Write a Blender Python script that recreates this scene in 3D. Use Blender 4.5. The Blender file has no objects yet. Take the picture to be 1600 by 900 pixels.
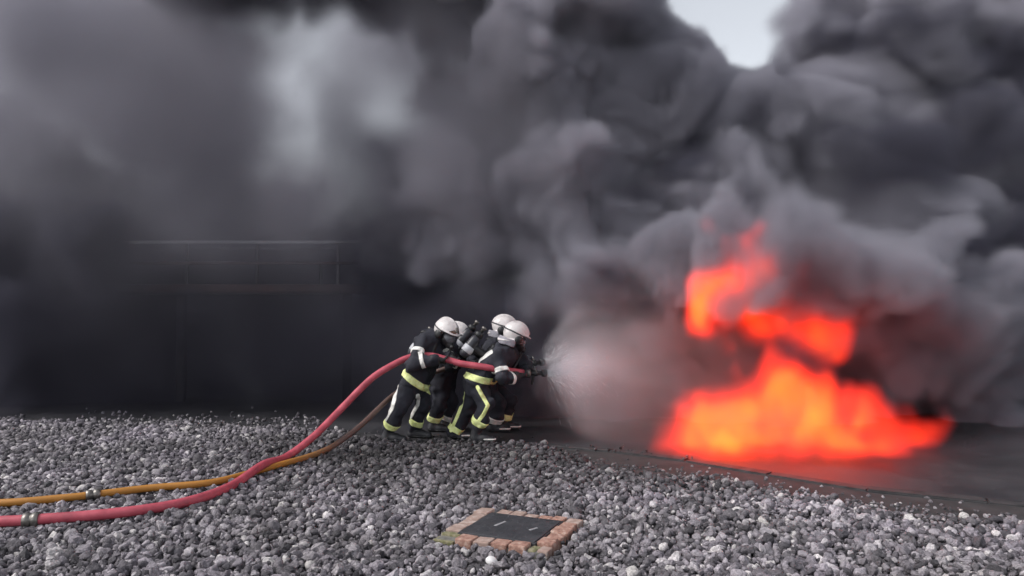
import bpy, bmesh, math, random
import numpy as np
from mathutils import Vector, Matrix

# ---------------------------------------------------------------- camera, sky, sun, exposure
sc = bpy.context.scene
col = sc.collection
F_PX, CAM_H, PITCH = 1150.0, 1.65, math.atan(30.0 / 1150.0)
cd = bpy.data.cameras.new('camera')
cam = bpy.data.objects.new('camera', cd)
col.objects.link(cam)
cam.location = (0, 0, CAM_H)
cam.rotation_euler = (math.radians(90) + PITCH, 0, 0)
cd.sensor_width = 36.0
cd.lens = F_PX / 1600.0 * 36.0
cd.clip_end = 3000
sc.camera = cam

SUN_EL, SUN_AZ = math.radians(46), math.radians(-105)      # azimuth from +Y towards +X: high on the left
w = bpy.data.worlds.new('World')
sc.world = w
w.use_nodes = True
nt = w.node_tree
nt.nodes.clear()
sky = nt.nodes.new('ShaderNodeTexSky')
sky.sky_type = 'NISHITA'
sky.sun_disc = False
sky.sun_elevation = SUN_EL
sky.sun_rotation = SUN_AZ
sky.dust_density = 1.6
sky.air_density = 1.0
hs = nt.nodes.new('ShaderNodeHueSaturation')               # an overcast: the sky without its blue
hs.inputs['Saturation'].default_value = 0.24
bg = nt.nodes.new('ShaderNodeBackground')
bg.inputs['Strength'].default_value = 0.15
ow = nt.nodes.new('ShaderNodeOutputWorld')
nt.links.new(sky.outputs[0], hs.inputs['Color'])
nt.links.new(hs.outputs[0], bg.inputs['Color'])
nt.links.new(bg.outputs[0], ow.inputs[0])

sd = bpy.data.lights.new('sun', 'SUN')
sd.energy = 1.4
sd.angle = math.radians(20)
sd.color = (1.0, 0.97, 0.94)
sun = bpy.data.objects.new('sun', sd)
col.objects.link(sun)
sdir = Vector((math.sin(SUN_AZ) * math.cos(SUN_EL), math.cos(SUN_AZ) * math.cos(SUN_EL), math.sin(SUN_EL)))
sun.rotation_euler = (-sdir).to_track_quat('-Z', 'Y').to_euler()
sun.location = sdir * 30

vs = sc.view_settings
vs.view_transform = 'Standard'
vs.look = 'None'
vs.exposure = 0.55
vs.gamma = 1.0
sc.render.engine = 'CYCLES'
cy = sc.cycles
cy.max_bounces = 8
cy.diffuse_bounces = 2
cy.glossy_bounces = 2
cy.transmission_bounces = 4
cy.volume_bounces = 5
cy.transparent_max_bounces = 8
cy.volume_step_rate = 2.6
cy.volume_max_steps = 256
cy.use_adaptive_sampling = True
cy.adaptive_threshold = 0.03
cy.use_denoising = True
cy.sample_clamp_indirect = 4.0

# ---------------------------------------------------------------- helpers
CP, SP = math.cos(PITCH), math.sin(PITCH)
def at(px, py, Y):
    """the point that lies at distance Y in front of the camera in the direction of a photograph pixel"""
    dx, dz = (px - 800.0) / F_PX, (450.0 - py) / F_PX
    f, u = CP - dz * SP, SP + dz * CP
    t = Y / f
    return Vector((dx * t, Y, CAM_H + u * t))
def ground(px, py, z=0.0):
    dx, dz = (px - 800.0) / F_PX, (450.0 - py) / F_PX
    f, u = CP - dz * SP, SP + dz * CP
    t = (z - CAM_H) / u
    return Vector((dx * t, f * t, z))

def tag(o, label=None, cat=None, group=None, kind=None):
    if label: o['label'] = label
    if cat: o['category'] = cat
    if group: o['group'] = group
    if kind: o['kind'] = kind
    return o
def empty(name, loc):
    o = bpy.data.objects.new(name, None)
    col.objects.link(o)
    o.location = loc
    o.empty_display_size = 0.1
    return o
def mesh_obj(name, verts, faces, mat, parent=None, smooth=True):
    me = bpy.data.meshes.new(name)
    me.from_pydata([tuple(v) for v in verts], [], [tuple(f) for f in faces])
    if smooth:
        me.polygons.foreach_set('use_smooth', [True] * len(me.polygons))
    me.update()
    if mat: me.materials.append(mat)
    return put(name, me, parent)
def put(name, me, parent=None):
    o = bpy.data.objects.new(name, me)
    col.objects.link(o)
    if parent is not None:
        o.parent = parent
        p, off = parent, Vector((0, 0, 0))
        while p is not None:
            off += p.location
            p = p.parent
        o.location = -off          # parts are modelled in world coordinates
    return o
def bm_obj(name, bm, mat, parent=None, smooth=False):
    me = bpy.data.meshes.new(name)
    bm.normal_update()
    bm.to_mesh(me)
    bm.free()
    if smooth: me.polygons.foreach_set('use_smooth', [True] * len(me.polygons))
    if mat: me.materials.append(mat)
    return put(name, me, parent)

rng = np.random.default_rng(7)
random.seed(7)

# ---------------------------------------------------------------- volumes
def lattice(shape, cells, seed):
    """smooth random field on a grid: a random lattice upsampled along each axis"""
    g = np.random.default_rng(seed).standard_normal([c + 3 for c in cells]).astype(np.float32)
    for ax in range(3):
        n, c = shape[ax], cells[ax]
        x = np.linspace(0, c - 1e-3, n)
        i = np.floor(x).astype(int)
        t = x - i
        W = np.zeros((n, c + 3), np.float32)          # cubic B-spline
        w4 = [(1 - t) ** 3 / 6, (3 * t ** 3 - 6 * t ** 2 + 4) / 6, (-3 * t ** 3 + 3 * t ** 2 + 3 * t + 1) / 6, t ** 3 / 6]
        for k in range(4):
            W[np.arange(n), i + k] += w4[k]
        g = np.moveaxis(np.tensordot(W, g, axes=(1, ax)), 0, ax)
    return (g / g.std()).astype(np.float32)
class Grid:
    def __init__(s, lo, hi, vox, warp=(), seed=1):
        s.lo, s.vox = np.array(lo, np.float32), vox
        s.n = [int(round((hi[k] - lo[k]) / vox)) + 1 for k in range(3)]
        s.hi = s.lo + (np.array(s.n) - 1) * vox
        s.ax = [s.lo[k] + np.arange(s.n[k], dtype=np.float32) * vox for k in range(3)]
        X = np.meshgrid(*s.ax, indexing='ij')
        s.P0 = X
        s.P = [a.copy() for a in X]
        for j, (size, amp) in enumerate(warp):
            for k in range(3):
                s.P[k] += amp * s.noise(size, seed * 100 + j * 3 + k)
    def noise(s, size, seed):
        return lattice(s.n, [max(1, int(round((s.n[k] - 1) * s.vox / size))) for k in range(3)], seed)
    def new(s, v=0.0):
        return np.full(s.n, v, np.float32)
    def box(s, c, r):
        sl = []
        for k in range(3):
            a = int(np.floor((c[k] - r - s.lo[k]) / s.vox)); b = int(np.ceil((c[k] + r - s.lo[k]) / s.vox)) + 1
            a, b = max(a, 0), min(b, s.n[k])
            if a >= b: return None
            sl.append(slice(a, b))
        return tuple(sl)
    def dist(s, c, sl):
        return np.sqrt((s.P[0][sl] - c[0]) ** 2 + (s.P[1][sl] - c[1]) ** 2 + (s.P[2][sl] - c[2]) ** 2)

def volume_obj(name, grid, dens, mat):
    """a mesh whose points carry the densities, turned into a voxel volume by geometry nodes"""
    nx, ny, nz = grid.n
    me = bpy.data.meshes.new(name)
    me.vertices.add(nx * ny * nz)
    co = np.stack([a.transpose(2, 1, 0).ravel() for a in grid.P0], 1)
    me.vertices.foreach_set('co', co.ravel().astype(np.float32))
    a = me.attributes.new('soot', 'FLOAT', 'POINT')
    a.data.foreach_set('value', np.ascontiguousarray(dens.transpose(2, 1, 0)).ravel().astype(np.float32))
    me.materials.append(mat)
    o = bpy.data.objects.new(name, me)
    col.objects.link(o)
    ng = bpy.data.node_groups.new(name, 'GeometryNodeTree')
    ng.interface.new_socket('Geometry', in_out='INPUT', socket_type='NodeSocketGeometry')
    ng.interface.new_socket('Geometry', in_out='OUTPUT', socket_type='NodeSocketGeometry')
    N, L = ng.nodes.new, ng.links.new
    gi, go = N('NodeGroupInput'), N('NodeGroupOutput')
    pos = N('GeometryNodeInputPosition')
    sub = N('ShaderNodeVectorMath'); sub.operation = 'SUBTRACT'; sub.inputs[1].default_value = tuple(float(v) for v in grid.lo)
    scl = N('ShaderNodeVectorMath'); scl.operation = 'SCALE'; scl.inputs['Scale'].default_value = 1.0 / grid.vox
    add = N('ShaderNodeVectorMath'); add.operation = 'ADD'; add.inputs[1].default_value = (0.5, 0.5, 0.5)
    flo = N('ShaderNodeVectorMath'); flo.operation = 'FLOOR'
    dot = N('ShaderNodeVectorMath'); dot.operation = 'DOT_PRODUCT'; dot.inputs[1].default_value = (1.0, nx, nx * ny)
    L(pos.outputs[0], sub.inputs[0]); L(sub.outputs[0], scl.inputs[0]); L(scl.outputs[0], add.inputs[0])
    L(add.outputs[0], flo.inputs[0]); L(flo.outputs[0], dot.inputs[0])
    na = N('GeometryNodeInputNamedAttribute'); na.data_type = 'FLOAT'; na.inputs['Name'].default_value = 'soot'
    si = N('GeometryNodeSampleIndex'); si.data_type = 'FLOAT'; si.domain = 'POINT'; si.clamp = True
    L(gi.outputs[0], si.inputs['Geometry']); L(na.outputs[0], si.inputs['Value']); L(dot.outputs['Value'], si.inputs['Index'])
    vc = N('GeometryNodeVolumeCube')
    vc.inputs['Min'].default_value = tuple(float(v) for v in grid.lo)
    vc.inputs['Max'].default_value = tuple(float(v) for v in grid.hi)
    for k, ax in enumerate('XYZ'): vc.inputs['Resolution ' + ax].default_value = grid.n[k]
    L(si.outputs[0], vc.inputs['Density'])
    sm = N('GeometryNodeSetMaterial'); sm.inputs['Material'].default_value = mat
    L(vc.outputs[0], sm.inputs[0]); L(sm.outputs[0], go.inputs[0])
    md = o.modifiers.new('voxels', 'NODES'); md.node_group = ng
    o['kind'] = 'stuff'
    return o

def vol_mat(name, color, density, aniso=0.0):
    m = bpy.data.materials.new(name); m.use_nodes = True
    t = m.node_tree; t.nodes.clear()
    out = t.nodes.new('ShaderNodeOutputMaterial')
    pv = t.nodes.new('ShaderNodeVolumePrincipled')
    pv.inputs['Color'].default_value = (*color, 1)
    pv.inputs['Density'].default_value = density
    pv.inputs['Density Attribute'].default_value = 'density'
    pv.inputs['Anisotropy'].default_value = aniso
    t.links.new(pv.outputs[0], out.inputs['Volume'])
    return m
def sstep(x, a, b):
    t = np.clip((x - a) / (b - a), 0, 1)
    return t * t * (3 - 2 * t)
# ---------------------------------------------------------------- materials
def nodes_mat(name, rough=0.8, metal=0.0, spec=0.5):
    m = bpy.data.materials.new(name); m.use_nodes = True
    t = m.node_tree
    b = t.nodes['Principled BSDF']
    b.inputs['Roughness'].default_value = rough
    b.inputs['Metallic'].default_value = metal
    b.inputs['Specular IOR Level'].default_value = spec
    return m, t, b
def ramp(t, stops):
    r = t.nodes.new('ShaderNodeValToRGB')
    e = r.color_ramp.elements
    while len(e) < len(stops): e.new(0.5)
    for k, (p, c) in enumerate(stops):
        e[k].position = p
        e[k].color = (*c, 1)
    return r
def noise_node(t, scale, detail=4.0, rough=0.55, coord='Object'):
    n = t.nodes.new('ShaderNodeTexNoise')
    n.inputs['Scale'].default_value = scale
    n.inputs['Detail'].default_value = detail
    n.inputs['Roughness'].default_value = rough
    tc = t.nodes.new('ShaderNodeTexCoord')
    t.links.new(tc.outputs[coord], n.inputs['Vector'])
    return n
def bump(t, b, src, strength, dist):
    bp = t.nodes.new('ShaderNodeBump')
    bp.inputs['Strength'].default_value = strength
    bp.inputs['Distance'].default_value = dist
    t.links.new(src, bp.inputs['Height'])
    t.links.new(bp.outputs[0], b.inputs['Normal'])
    return bp
def mottled(name, c0, c1, scale, rough=0.8, metal=0.0, bmp=0.0, bd=0.004, spec=0.5, c_mid=None):
    m, t, b = nodes_mat(name, rough, metal, spec)
    n = noise_node(t, scale, 6.0, 0.6)
    st = [(0.32, c0), (0.68, c1)] if c_mid is None else [(0.30, c0), (0.5, c_mid), (0.70, c1)]
    r = ramp(t, st)
    t.links.new(n.outputs['Fac'], r.inputs[0])
    t.links.new(r.outputs[0], b.inputs['Base Color'])
    if bmp:
        n2 = noise_node(t, scale * 3, 5.0, 0.6)
        bump(t, b, n2.outputs['Fac'], bmp, bd)
    return m
M = {}
M['suit'] = mottled('suit_cloth', (0.012, 0.013, 0.020), (0.026, 0.026, 0.038), 9, 0.85, bmp=0.5, bd=0.006)
M['glove'] = mottled('glove_leather', (0.010, 0.010, 0.012), (0.024, 0.023, 0.025), 25, 0.7)
M['boot'] = mottled('boot_rubber', (0.012, 0.012, 0.015), (0.035, 0.034, 0.04), 14, 0.55, bmp=0.3)
M['yellow'] = mottled('hi_vis_tape', (0.66, 0.72, 0.22), (0.88, 0.93, 0.48), 30, 0.6, bmp=0.3)
M['silver'] = mottled('reflective_tape', (0.66, 0.64, 0.60), (0.88, 0.86, 0.82), 30, 0.45, bmp=0.3)
M['helmet'] = mottled('helmet_shell', (0.46, 0.42, 0.41), (0.74, 0.69, 0.68), 11, 0.38, c_mid=(0.66, 0.615, 0.605))
M['flap'] = mottled('neck_cloth', (0.22, 0.21, 0.24), (0.40, 0.38, 0.42), 16, 0.8, bmp=0.5)
M['blackplastic'] = mottled('black_plastic', (0.010, 0.010, 0.011), (0.022, 0.022, 0.024), 20, 0.45)
M['lens'] = mottled('mask_lens', (0.10, 0.105, 0.12), (0.15, 0.15, 0.165), 6, 0.15)
M['visor'] = mottled('tinted_visor', (0.10, 0.055, 0.035), (0.15, 0.085, 0.06), 6, 0.15)
M['cyl'] = mottled('cylinder_wrap', (0.018, 0.018, 0.024), (0.04, 0.04, 0.05), 10, 0.4)
M['label'] = mottled('cylinder_label', (0.44, 0.44, 0.47), (0.60, 0.60, 0.62), 18, 0.5)
M['brass'] = mottled('dull_metal', (0.16, 0.15, 0.14), (0.26, 0.24, 0.22), 20, 0.4, metal=0.8)
M['hose_red'] = mottled('red_hose_rubber', (0.28, 0.045, 0.065), (0.54, 0.105, 0.140), 7, 0.5, bmp=0.35, c_mid=(0.44, 0.070, 0.098))
# the older hose: orange jacket worn to a muddy brown further along
m, t, b = nodes_mat('orange_hose_jacket', 0.6)
n = noise_node(t, 3.5, 6.0, 0.65)
tc = t.nodes.new('ShaderNodeTexCoord'); sx = t.nodes.new('ShaderNodeSeparateXYZ')
t.links.new(tc.outputs['Object'], sx.inputs[0])
mr = t.nodes.new('ShaderNodeMapRange'); mr.inputs['From Min'].default_value = -2.35; mr.inputs['From Max'].default_value = -1.75
t.links.new(sx.outputs['X'], mr.inputs['Value'])
mx = t.nodes.new('ShaderNodeMath'); mx.operation = 'MULTIPLY_ADD'; mx.inputs[1].default_value = 0.5
t.links.new(n.outputs['Fac'], mx.inputs[0]); 
mad = t.nodes.new('ShaderNodeMath'); mad.operation = 'ADD'; mad.inputs[1].default_value = -0.25
t.links.new(mr.outputs[0], mad.inputs[0]); t.links.new(mad.outputs[0], mx.inputs[2])
r = ramp(t, [(0.15, (0.40, 0.17, 0.025)), (0.75, (0.115, 0.068, 0.058))])
t.links.new(mx.outputs[0], r.inputs[0]); t.links.new(r.outputs[0], b.inputs['Base Color'])
n2 = noise_node(t, 60, 3.0); bump(t, b, n2.outputs['Fac'], 0.4, 0.004)
M['hose_orange'] = m
M['rail'] = mottled('galvanised_rail', (0.45, 0.45, 0.46), (0.62, 0.62, 0.64), 5, 0.5)
M['steel'] = mottled('weathered_steel', (0.16, 0.15, 0.16), (0.28, 0.26, 0.27), 5, 0.6, metal=0.3)
M['rust'] = mottled('red_oxide_steel', (0.045, 0.022, 0.020), (0.085, 0.038, 0.034), 5, 0.75)
M['soot'] = mottled('sooty_steel', (0.012, 0.011, 0.013), (0.03, 0.027, 0.03), 3, 0.8)
M['iron'] = mottled('cast_iron', (0.030, 0.031, 0.037), (0.072, 0.072, 0.080), 9, 0.5, metal=0.25, bmp=0.35, bd=0.004)
M['scuff'] = mottled('scuffed_iron', (0.20, 0.20, 0.21), (0.36, 0.35, 0.36), 30, 0.55)
M['brick'] = mottled('red_brick', (0.18, 0.10, 0.078), (0.50, 0.37, 0.31), 26, 0.9, bmp=0.9, bd=0.008, c_mid=(0.34, 0.185, 0.142))
M['brick_pale'] = mottled('worn_brick', (0.24, 0.18, 0.15), (0.48, 0.40, 0.36), 18, 0.9, bmp=0.7, bd=0.006, c_mid=(0.33, 0.23, 0.195))
M['moss'] = mottled('mossy_brick', (0.085, 0.10, 0.035), (0.33, 0.29, 0.21), 24, 0.95, bmp=0.8, bd=0.006, c_mid=(0.19, 0.175, 0.095))
M['mortar'] = mottled('mortar', (0.10, 0.095, 0.085), (0.20, 0.19, 0.17), 20, 0.95, bmp=0.6)
M['strap'] = mottled('goggle_strap', (0.05, 0.05, 0.055), (0.09, 0.09, 0.095), 20, 0.7)
M['pebble'] = mottled('white_pebble', (0.62, 0.60, 0.60), (0.78, 0.76, 0.75), 10, 0.6)
# wet, sooty concrete of the training pad
m, t, b = nodes_mat('wet_concrete', 0.5)
n = noise_node(t, 1.1, 8.0, 0.65); r = ramp(t, [(0.3, (0.020, 0.020, 0.024)), (0.7, (0.055, 0.053, 0.058))])
t.links.new(n.outputs['Fac'], r.inputs[0]); t.links.new(r.outputs[0], b.inputs['Base Color'])
rr = t.nodes.new('ShaderNodeMapRange'); rr.inputs['To Min'].default_value = 0.30; rr.inputs['To Max'].default_value = 0.75
t.links.new(n.outputs['Fac'], rr.inputs['Value']); t.links.new(rr.outputs[0], b.inputs['Roughness'])
n2 = noise_node(t, 40, 6.0); bump(t, b, n2.outputs['Fac'], 0.5, 0.006)
M['pad'] = m
M['kerb'] = mottled('kerb_concrete', (0.020, 0.019, 0.021), (0.055, 0.052, 0.055), 7, 0.7, bmp=0.6, bd=0.006)
# gravel: each stone its own shade of mauve grey, specked; a wetter, darker patch in front of the crew
def gravel_mat(name, per_object):
    m, t, b = nodes_mat(name, 0.75, 0.0, 0.35)
    if per_object:
        src = t.nodes.new('ShaderNodeObjectInfo').outputs['Random']
    else:
        src = t.nodes.new('ShaderNodeNewGeometry').outputs['Random Per Island']
    r = ramp(t, [(0.0, (0.070, 0.066, 0.074)), (0.35, (0.170, 0.157, 0.173)), (0.68, (0.290, 0.266, 0.294)), (0.92, (0.46, 0.43, 0.455)), (1.0, (0.70, 0.67, 0.66))])
    t.links.new(src, r.inputs[0])
    geo = t.nodes.new('ShaderNodeNewGeometry')
    n = t.nodes.new('ShaderNodeTexNoise'); n.inputs['Scale'].default_value = 62; n.inputs['Detail'].default_value = 5; n.inputs['Roughness'].default_value = 0.7
    t.links.new(geo.outputs['Position'], n.inputs['Vector'])
    sp = ramp(t, [(0.30, (0.42, 0.42, 0.42)), (0.52, (0.95, 0.95, 0.95)), (0.75, (1.6, 1.57, 1.58))])
    t.links.new(n.outputs['Fac'], sp.inputs[0])
    mul = t.nodes.new('ShaderNodeMix'); mul.data_type = 'RGBA'; mul.blend_type = 'MULTIPLY'; mul.inputs['Factor'].default_value = 1
    t.links.new(r.outputs[0], mul.inputs['A']); t.links.new(sp.outputs[0], mul.inputs['B'])
    # wet patch
    w1 = t.nodes.new('ShaderNodeVectorMath'); w1.operation = 'SUBTRACT'; w1.inputs[1].default_value = (-0.3, 8.3, 0)
    t.links.new(geo.outputs['Position'], w1.inputs[0])
    w2 = t.nodes.new('ShaderNodeVectorMath'); w2.operation = 'MULTIPLY'; w2.inputs[1].default_value = (0.27, 0.52, 0)
    t.links.new(w1.outputs[0], w2.inputs[0])
    w3 = t.nodes.new('ShaderNodeVectorMath'); w3.operation = 'LENGTH'
    t.links.new(w2.outputs[0], w3.inputs[0])
    n3 = t.nodes.new('ShaderNodeTexNoise'); n3.inputs['Scale'].default_value = 1.6; n3.inputs['Detail'].default_value = 5
    t.links.new(geo.outputs['Position'], n3.inputs['Vector'])
    ad = t.nodes.new('ShaderNodeMath'); ad.operation = 'ADD'
    t.links.new(w3.outputs['Value'], ad.inputs[0]); t.links.new(n3.outputs['Fac'], ad.inputs[1])
    wr = t.nodes.new('ShaderNodeMapRange'); wr.interpolation_type = 'SMOOTHSTEP'
    wr.inputs['From Min'].default_value = 0.7; wr.inputs['From Max'].default_value = 1.9
    wr.inputs['To Min'].default_value = 0.30; wr.inputs['To Max'].default_value = 1.0
    t.links.new(ad.outputs[0], wr.inputs['Value'])
    m2 = t.nodes.new('ShaderNodeMix'); m2.data_type = 'RGBA'; m2.blend_type = 'MULTIPLY'; m2.inputs['Factor'].default_value = 1
    t.links.new(mul.outputs['Result'], m2.inputs['A']); t.links.new(wr.outputs[0], m2.inputs['B'])
    n4 = t.nodes.new('ShaderNodeTexNoise'); n4.inputs['Scale'].default_value = 0.9; n4.inputs['Detail'].default_value = 7; n4.inputs['Roughness'].default_value = 0.65
    t.links.new(geo.outputs['Position'], n4.inputs['Vector'])
    pr = ramp(t, [(0.32, (0.60, 0.585, 0.57)), (0.5, (0.95, 0.94, 0.93)), (0.68, (1.22, 1.17, 1.22))])
    t.links.new(n4.outputs['Fac'], pr.inputs[0])
    m3 = t.nodes.new('ShaderNodeMix'); m3.data_type = 'RGBA'; m3.blend_type = 'MULTIPLY'; m3.inputs['Factor'].default_value = 1
    t.links.new(m2.outputs['Result'], m3.inputs['A']); t.links.new(pr.outputs[0], m3.inputs['B'])
    t.links.new(m3.outputs['Result'], b.inputs['Base Color'])
    bump(t, b, n.outputs['Fac'], 0.9, 0.012)
    return m
M['gravel'] = gravel_mat('lava_gravel', False)
M['gravel_one'] = gravel_mat('lava_gravel_stone', True)
M['earth'] = mottled('dark_earth', (0.018, 0.017, 0.018), (0.045, 0.042, 0.044), 4, 0.95, bmp=0.6)
# ---------------------------------------------------------------- ground, pad, kerb, gravel
mesh_obj('ground', [(-900, -300, -0.05), (900, -300, -0.05), (900, 1800, -0.05), (-900, 1800, -0.05)], [(0, 1, 2, 3)], M['earth'], None, False)['kind'] = 'structure'
edge_px = [(560, 683), (640, 691), (720, 695), (860, 700), (1016, 714), (1154, 738)]
EDGE = [(-14.0, 11.6), (-8.0, 10.75), (-3.11, 10.02)] + [tuple(ground(*p)[:2]) for p in edge_px] + [(3.2, 6.55), (5.2, 5.6), (9.0, 4.6)]
def edge_y(x, E=EDGE):
    return np.interp(x, [e[0] for e in E], [e[1] for e in E])
PAD_Z, KW = 0.024, 0.16
bm = bmesh.new()
far = []
v0 = [bm.verts.new((e[0], e[1] + KW + 0.01, PAD_Z - 0.004)) for e in EDGE]
v1 = [bm.verts.new((e[0], 26.0, PAD_Z - 0.004)) for e in EDGE]
for k in range(len(EDGE) - 1):
    bm.faces.new((v0[k], v0[k + 1], v1[k + 1], v1[k]))
pad = bm_obj('concrete_pad', bm, M['pad']); pad['kind'] = 'structure'
# kerb stones along the edge of the pad, each one its own piece
kerb = empty('kerb', (0, 0, 0)); kerb['kind'] = 'structure'
xs = np.linspace(EDGE[0][0], EDGE[-1][0], 4000); ys = edge_y(xs)
arc = np.concatenate([[0], np.cumsum(np.hypot(np.diff(xs), np.diff(ys)))])
s, k = 0.0, 0
while s + 0.91 < arc[-1]:
    a = np.array([np.interp(s + 0.002, arc, xs), np.interp(s + 0.002, arc, ys)])
    c = np.array([np.interp(s + 0.912, arc, xs), np.interp(s + 0.912, arc, ys)])
    d = (c - a) / np.linalg.norm(c - a); nrm = np.array([-d[1], d[0]])
    z1 = PAD_Z + random.uniform(-0.004, 0.006)
    bm = bmesh.new()
    P = [a, c, c + nrm * KW, a + nrm * KW]
    lo = [bm.verts.new((p[0], p[1], -0.1)) for p in P]
    up = [bm.verts.new((p[0], p[1], z1)) for p in P]
    bm.faces.new(up); bm.faces.new(lo[::-1])
    for q in range(4): bm.faces.new((lo[q], lo[(q + 1) % 4], up[(q + 1) % 4], up[q]))
    bmesh.ops.bevel(bm, geom=[e for e in bm.edges if e.verts[0].co.z > 0 and e.verts[1].co.z > 0], offset=0.012, segments=2, affect='EDGES')
    bm_obj('kerbstone', bm, M['kerb'], kerb)
    s += 0.915

# the manhole and its brick surround
CORN = [ground(718, 831, 0.075), ground(837, 848, 0.075), ground(874.5, 814, 0.075), ground(769.5, 801, 0.075)]
cc = sum(CORN, Vector()) / 4
ux = ((CORN[1] - CORN[0]) + (CORN[2] - CORN[3])).normalized()
uy = ((CORN[3] - CORN[0]) + (CORN[2] - CORN[1])).normalized()
ang = 0.5 * (math.atan2(ux.y, ux.x) + math.atan2(uy.y, uy.x) - math.pi / 2)
LX = 0.5 * ((CORN[1] - CORN[0]).length + (CORN[2] - CORN[3]).length)
LY = 0.5 * ((CORN[3] - CORN[0]).length + (CORN[2] - CORN[1]).length)
print('manhole', LX, LY, math.degrees(ang), cc)
RING = 0.135
MH = Matrix.Translation((cc.x, cc.y, 0)) @ Matrix.Rotation(ang, 4, 'Z')
MHI = MH.inverted()

def stone_mesh(sub, seed, squash=0.72, rough=0.16):
    bm = bmesh.new()
    bmesh.ops.create_icosphere(bm, subdivisions=sub, radius=0.5)
    r_ = np.random.default_rng(seed)
    pl = r_.standard_normal((13, 3)); pl /= np.linalg.norm(pl, axis=1)[:, None]
    off = r_.uniform(0.25, 0.44, 13)
    ph = r_.uniform(0, 6.28, (4, 3)); fr = r_.uniform(4, 11, (4, 3))
    for v in bm.verts:
        p = np.array(v.co)
        for n_, o_ in zip(pl, off):                         # broken faces
            dd = p @ n_ - o_
            if dd > 0: p = p - n_ * dd * 0.95
        nn = sum(math.sin(fr[q] @ p + ph[q][0]) for q in range(4)) / 4
        p = p * (1 + rough * nn + r_.uniform(-0.07, 0.07))
        v.co = p * np.array([1.0, r_.uniform(0.98, 1.02) * 0.86, squash])
    return bm
def stone_arrays(sub, seed):
    bm = stone_mesh(sub, seed)
    bm.verts.index_update()
    V = np.array([v.co[:] for v in bm.verts], np.float32)
    Fc = np.array([[v.index for v in f.verts] for f in bm.faces], np.int32)
    bm.free()
    return V, Fc
G_EDGE = [(-14.0, 11.5), (-8.0, 10.6), (-3.11, 9.95)] + [tuple(ground(*p)[:2]) for p in
          [(560, 687), (640, 694), (720, 698), (840, 702), (880, 712), (930, 737), (1000, 750), (1080, 758), (1154, 765)]] + [(3.0, 5.75), (4.6, 5.0), (8.0, 4.0)]
r_ = np.random.default_rng(21)
def scatter(sp, jit, smin, smax, layer):
    gx, gy = np.meshgrid(np.arange(-9.5, 9.0, sp), np.arange(3.4, 13.0, sp * 0.9))
    gx, gy = gx.ravel(), gy.ravel()
    gx = gx + r_.uniform(-jit, jit, gx.size) * sp
    gy = gy + r_.uniform(-jit, jit, gy.size) * sp
    lim = np.interp(gx, [e[0] for e in G_EDGE], [e[1] for e in G_EDGE])
    lim = lim + 0.16 * np.sin(gx * 5.1 + 1) * np.sin(gx * 2.3) + np.abs(r_.normal(0, 0.14, gx.size)) - 0.05
    keep = (gy < lim) & (np.abs(gx) < 0.72 * gy + 0.7)
    gx, gy = gx[keep], gy[keep]
    c_, s_ = math.cos(-ang), math.sin(-ang)
    lx = (gx - cc.x) * c_ - (gy - cc.y) * s_
    ly = (gx - cc.x) * s_ + (gy - cc.y) * c_
    m_ = 0.012
    out = ~((np.abs(lx) < LX / 2 + RING + m_) & (np.abs(ly) < LY / 2 + RING + m_))
    gx, gy = gx[out], gy[out]
    sz = np.exp(r_.normal(math.log((smin + smax) / 2), 0.32, gx.size)).clip(smin * 0.6, smax * 1.6)
    z = sz * 0.16 + layer + r_.uniform(-0.006, 0.010, gx.size)
    return np.stack([gx, gy, z, sz], 1)
S = np.concatenate([scatter(0.050, 0.42, 0.045, 0.068, 0.008), scatter(0.088, 0.48, 0.040, 0.066, 0.034)])
CHIPS = scatter(0.055, 0.5, 0.014, 0.028, 0.026)
# strays on the pad and the drift of gravel beyond it at the left
ex = []
for k in range(240):
    g = ground(r_.uniform(120, 500), 664 - abs(r_.normal(0, 9)), PAD_Z)
    ex.append((g.x, g.y, PAD_Z + 0.01, r_.uniform(0.03, 0.065)))
for k in range(110):
    x = r_.uniform(-5, 2); y = edge_y(x) + abs(r_.normal(0, 0.16)) + 0.0
    ex.append((x, y, PAD_Z + 0.008, r_.uniform(0.02, 0.045)))
for k in range(900):                                        # dribble between gravel and kerb on the right
    x = r_.uniform(0.6, 4.0); lo_ = float(np.interp(x, [e[0] for e in G_EDGE], [e[1] for e in G_EDGE]))
    ex.append((x, min(lo_ + abs(r_.normal(0, 0.32)), float(edge_y(x)) + 0.05), 0.010, r_.uniform(0.02, 0.05)))
S = np.concatenate([S, np.array(ex)])
PX = 800 + F_PX * S[:, 0] / S[:, 1]; PY = 480 + F_PX * (CAM_H - S[:, 2]) / S[:, 1]
vis = (PX > 8) & (PX < 1592) & (PY < 893) & (PY > 500)
app = np.where(vis, S[:, 3] / S[:, 1] + 0.002 * (S[:, 2] > 0.025), -1)
order = np.argsort(-app)
NEAR = order[:300]
rest = np.ones(len(S), bool); rest[NEAR] = False
R_ = np.concatenate([S[rest], CHIPS])
def rand_rot(n):
    q = r_.standard_normal((n, 4)); q /= np.linalg.norm(q, axis=1)[:, None]
    # mostly lying on their broad side
    q[:, 1:3] *= 0.55; q /= np.linalg.norm(q, axis=1)[:, None]
    w_, x, y, z = q.T
    return np.stack([np.stack([1 - 2 * (y * y + z * z), 2 * (x * y - w_ * z), 2 * (x * z + w_ * y)], -1),
                     np.stack([2 * (x * y + w_ * z), 1 - 2 * (x * x + z * z), 2 * (y * z - w_ * x)], -1),
                     np.stack([2 * (x * z - w_ * y), 2 * (y * z + w_ * x), 1 - 2 * (x * x + y * y)], -1)], -2).astype(np.float32)
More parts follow.
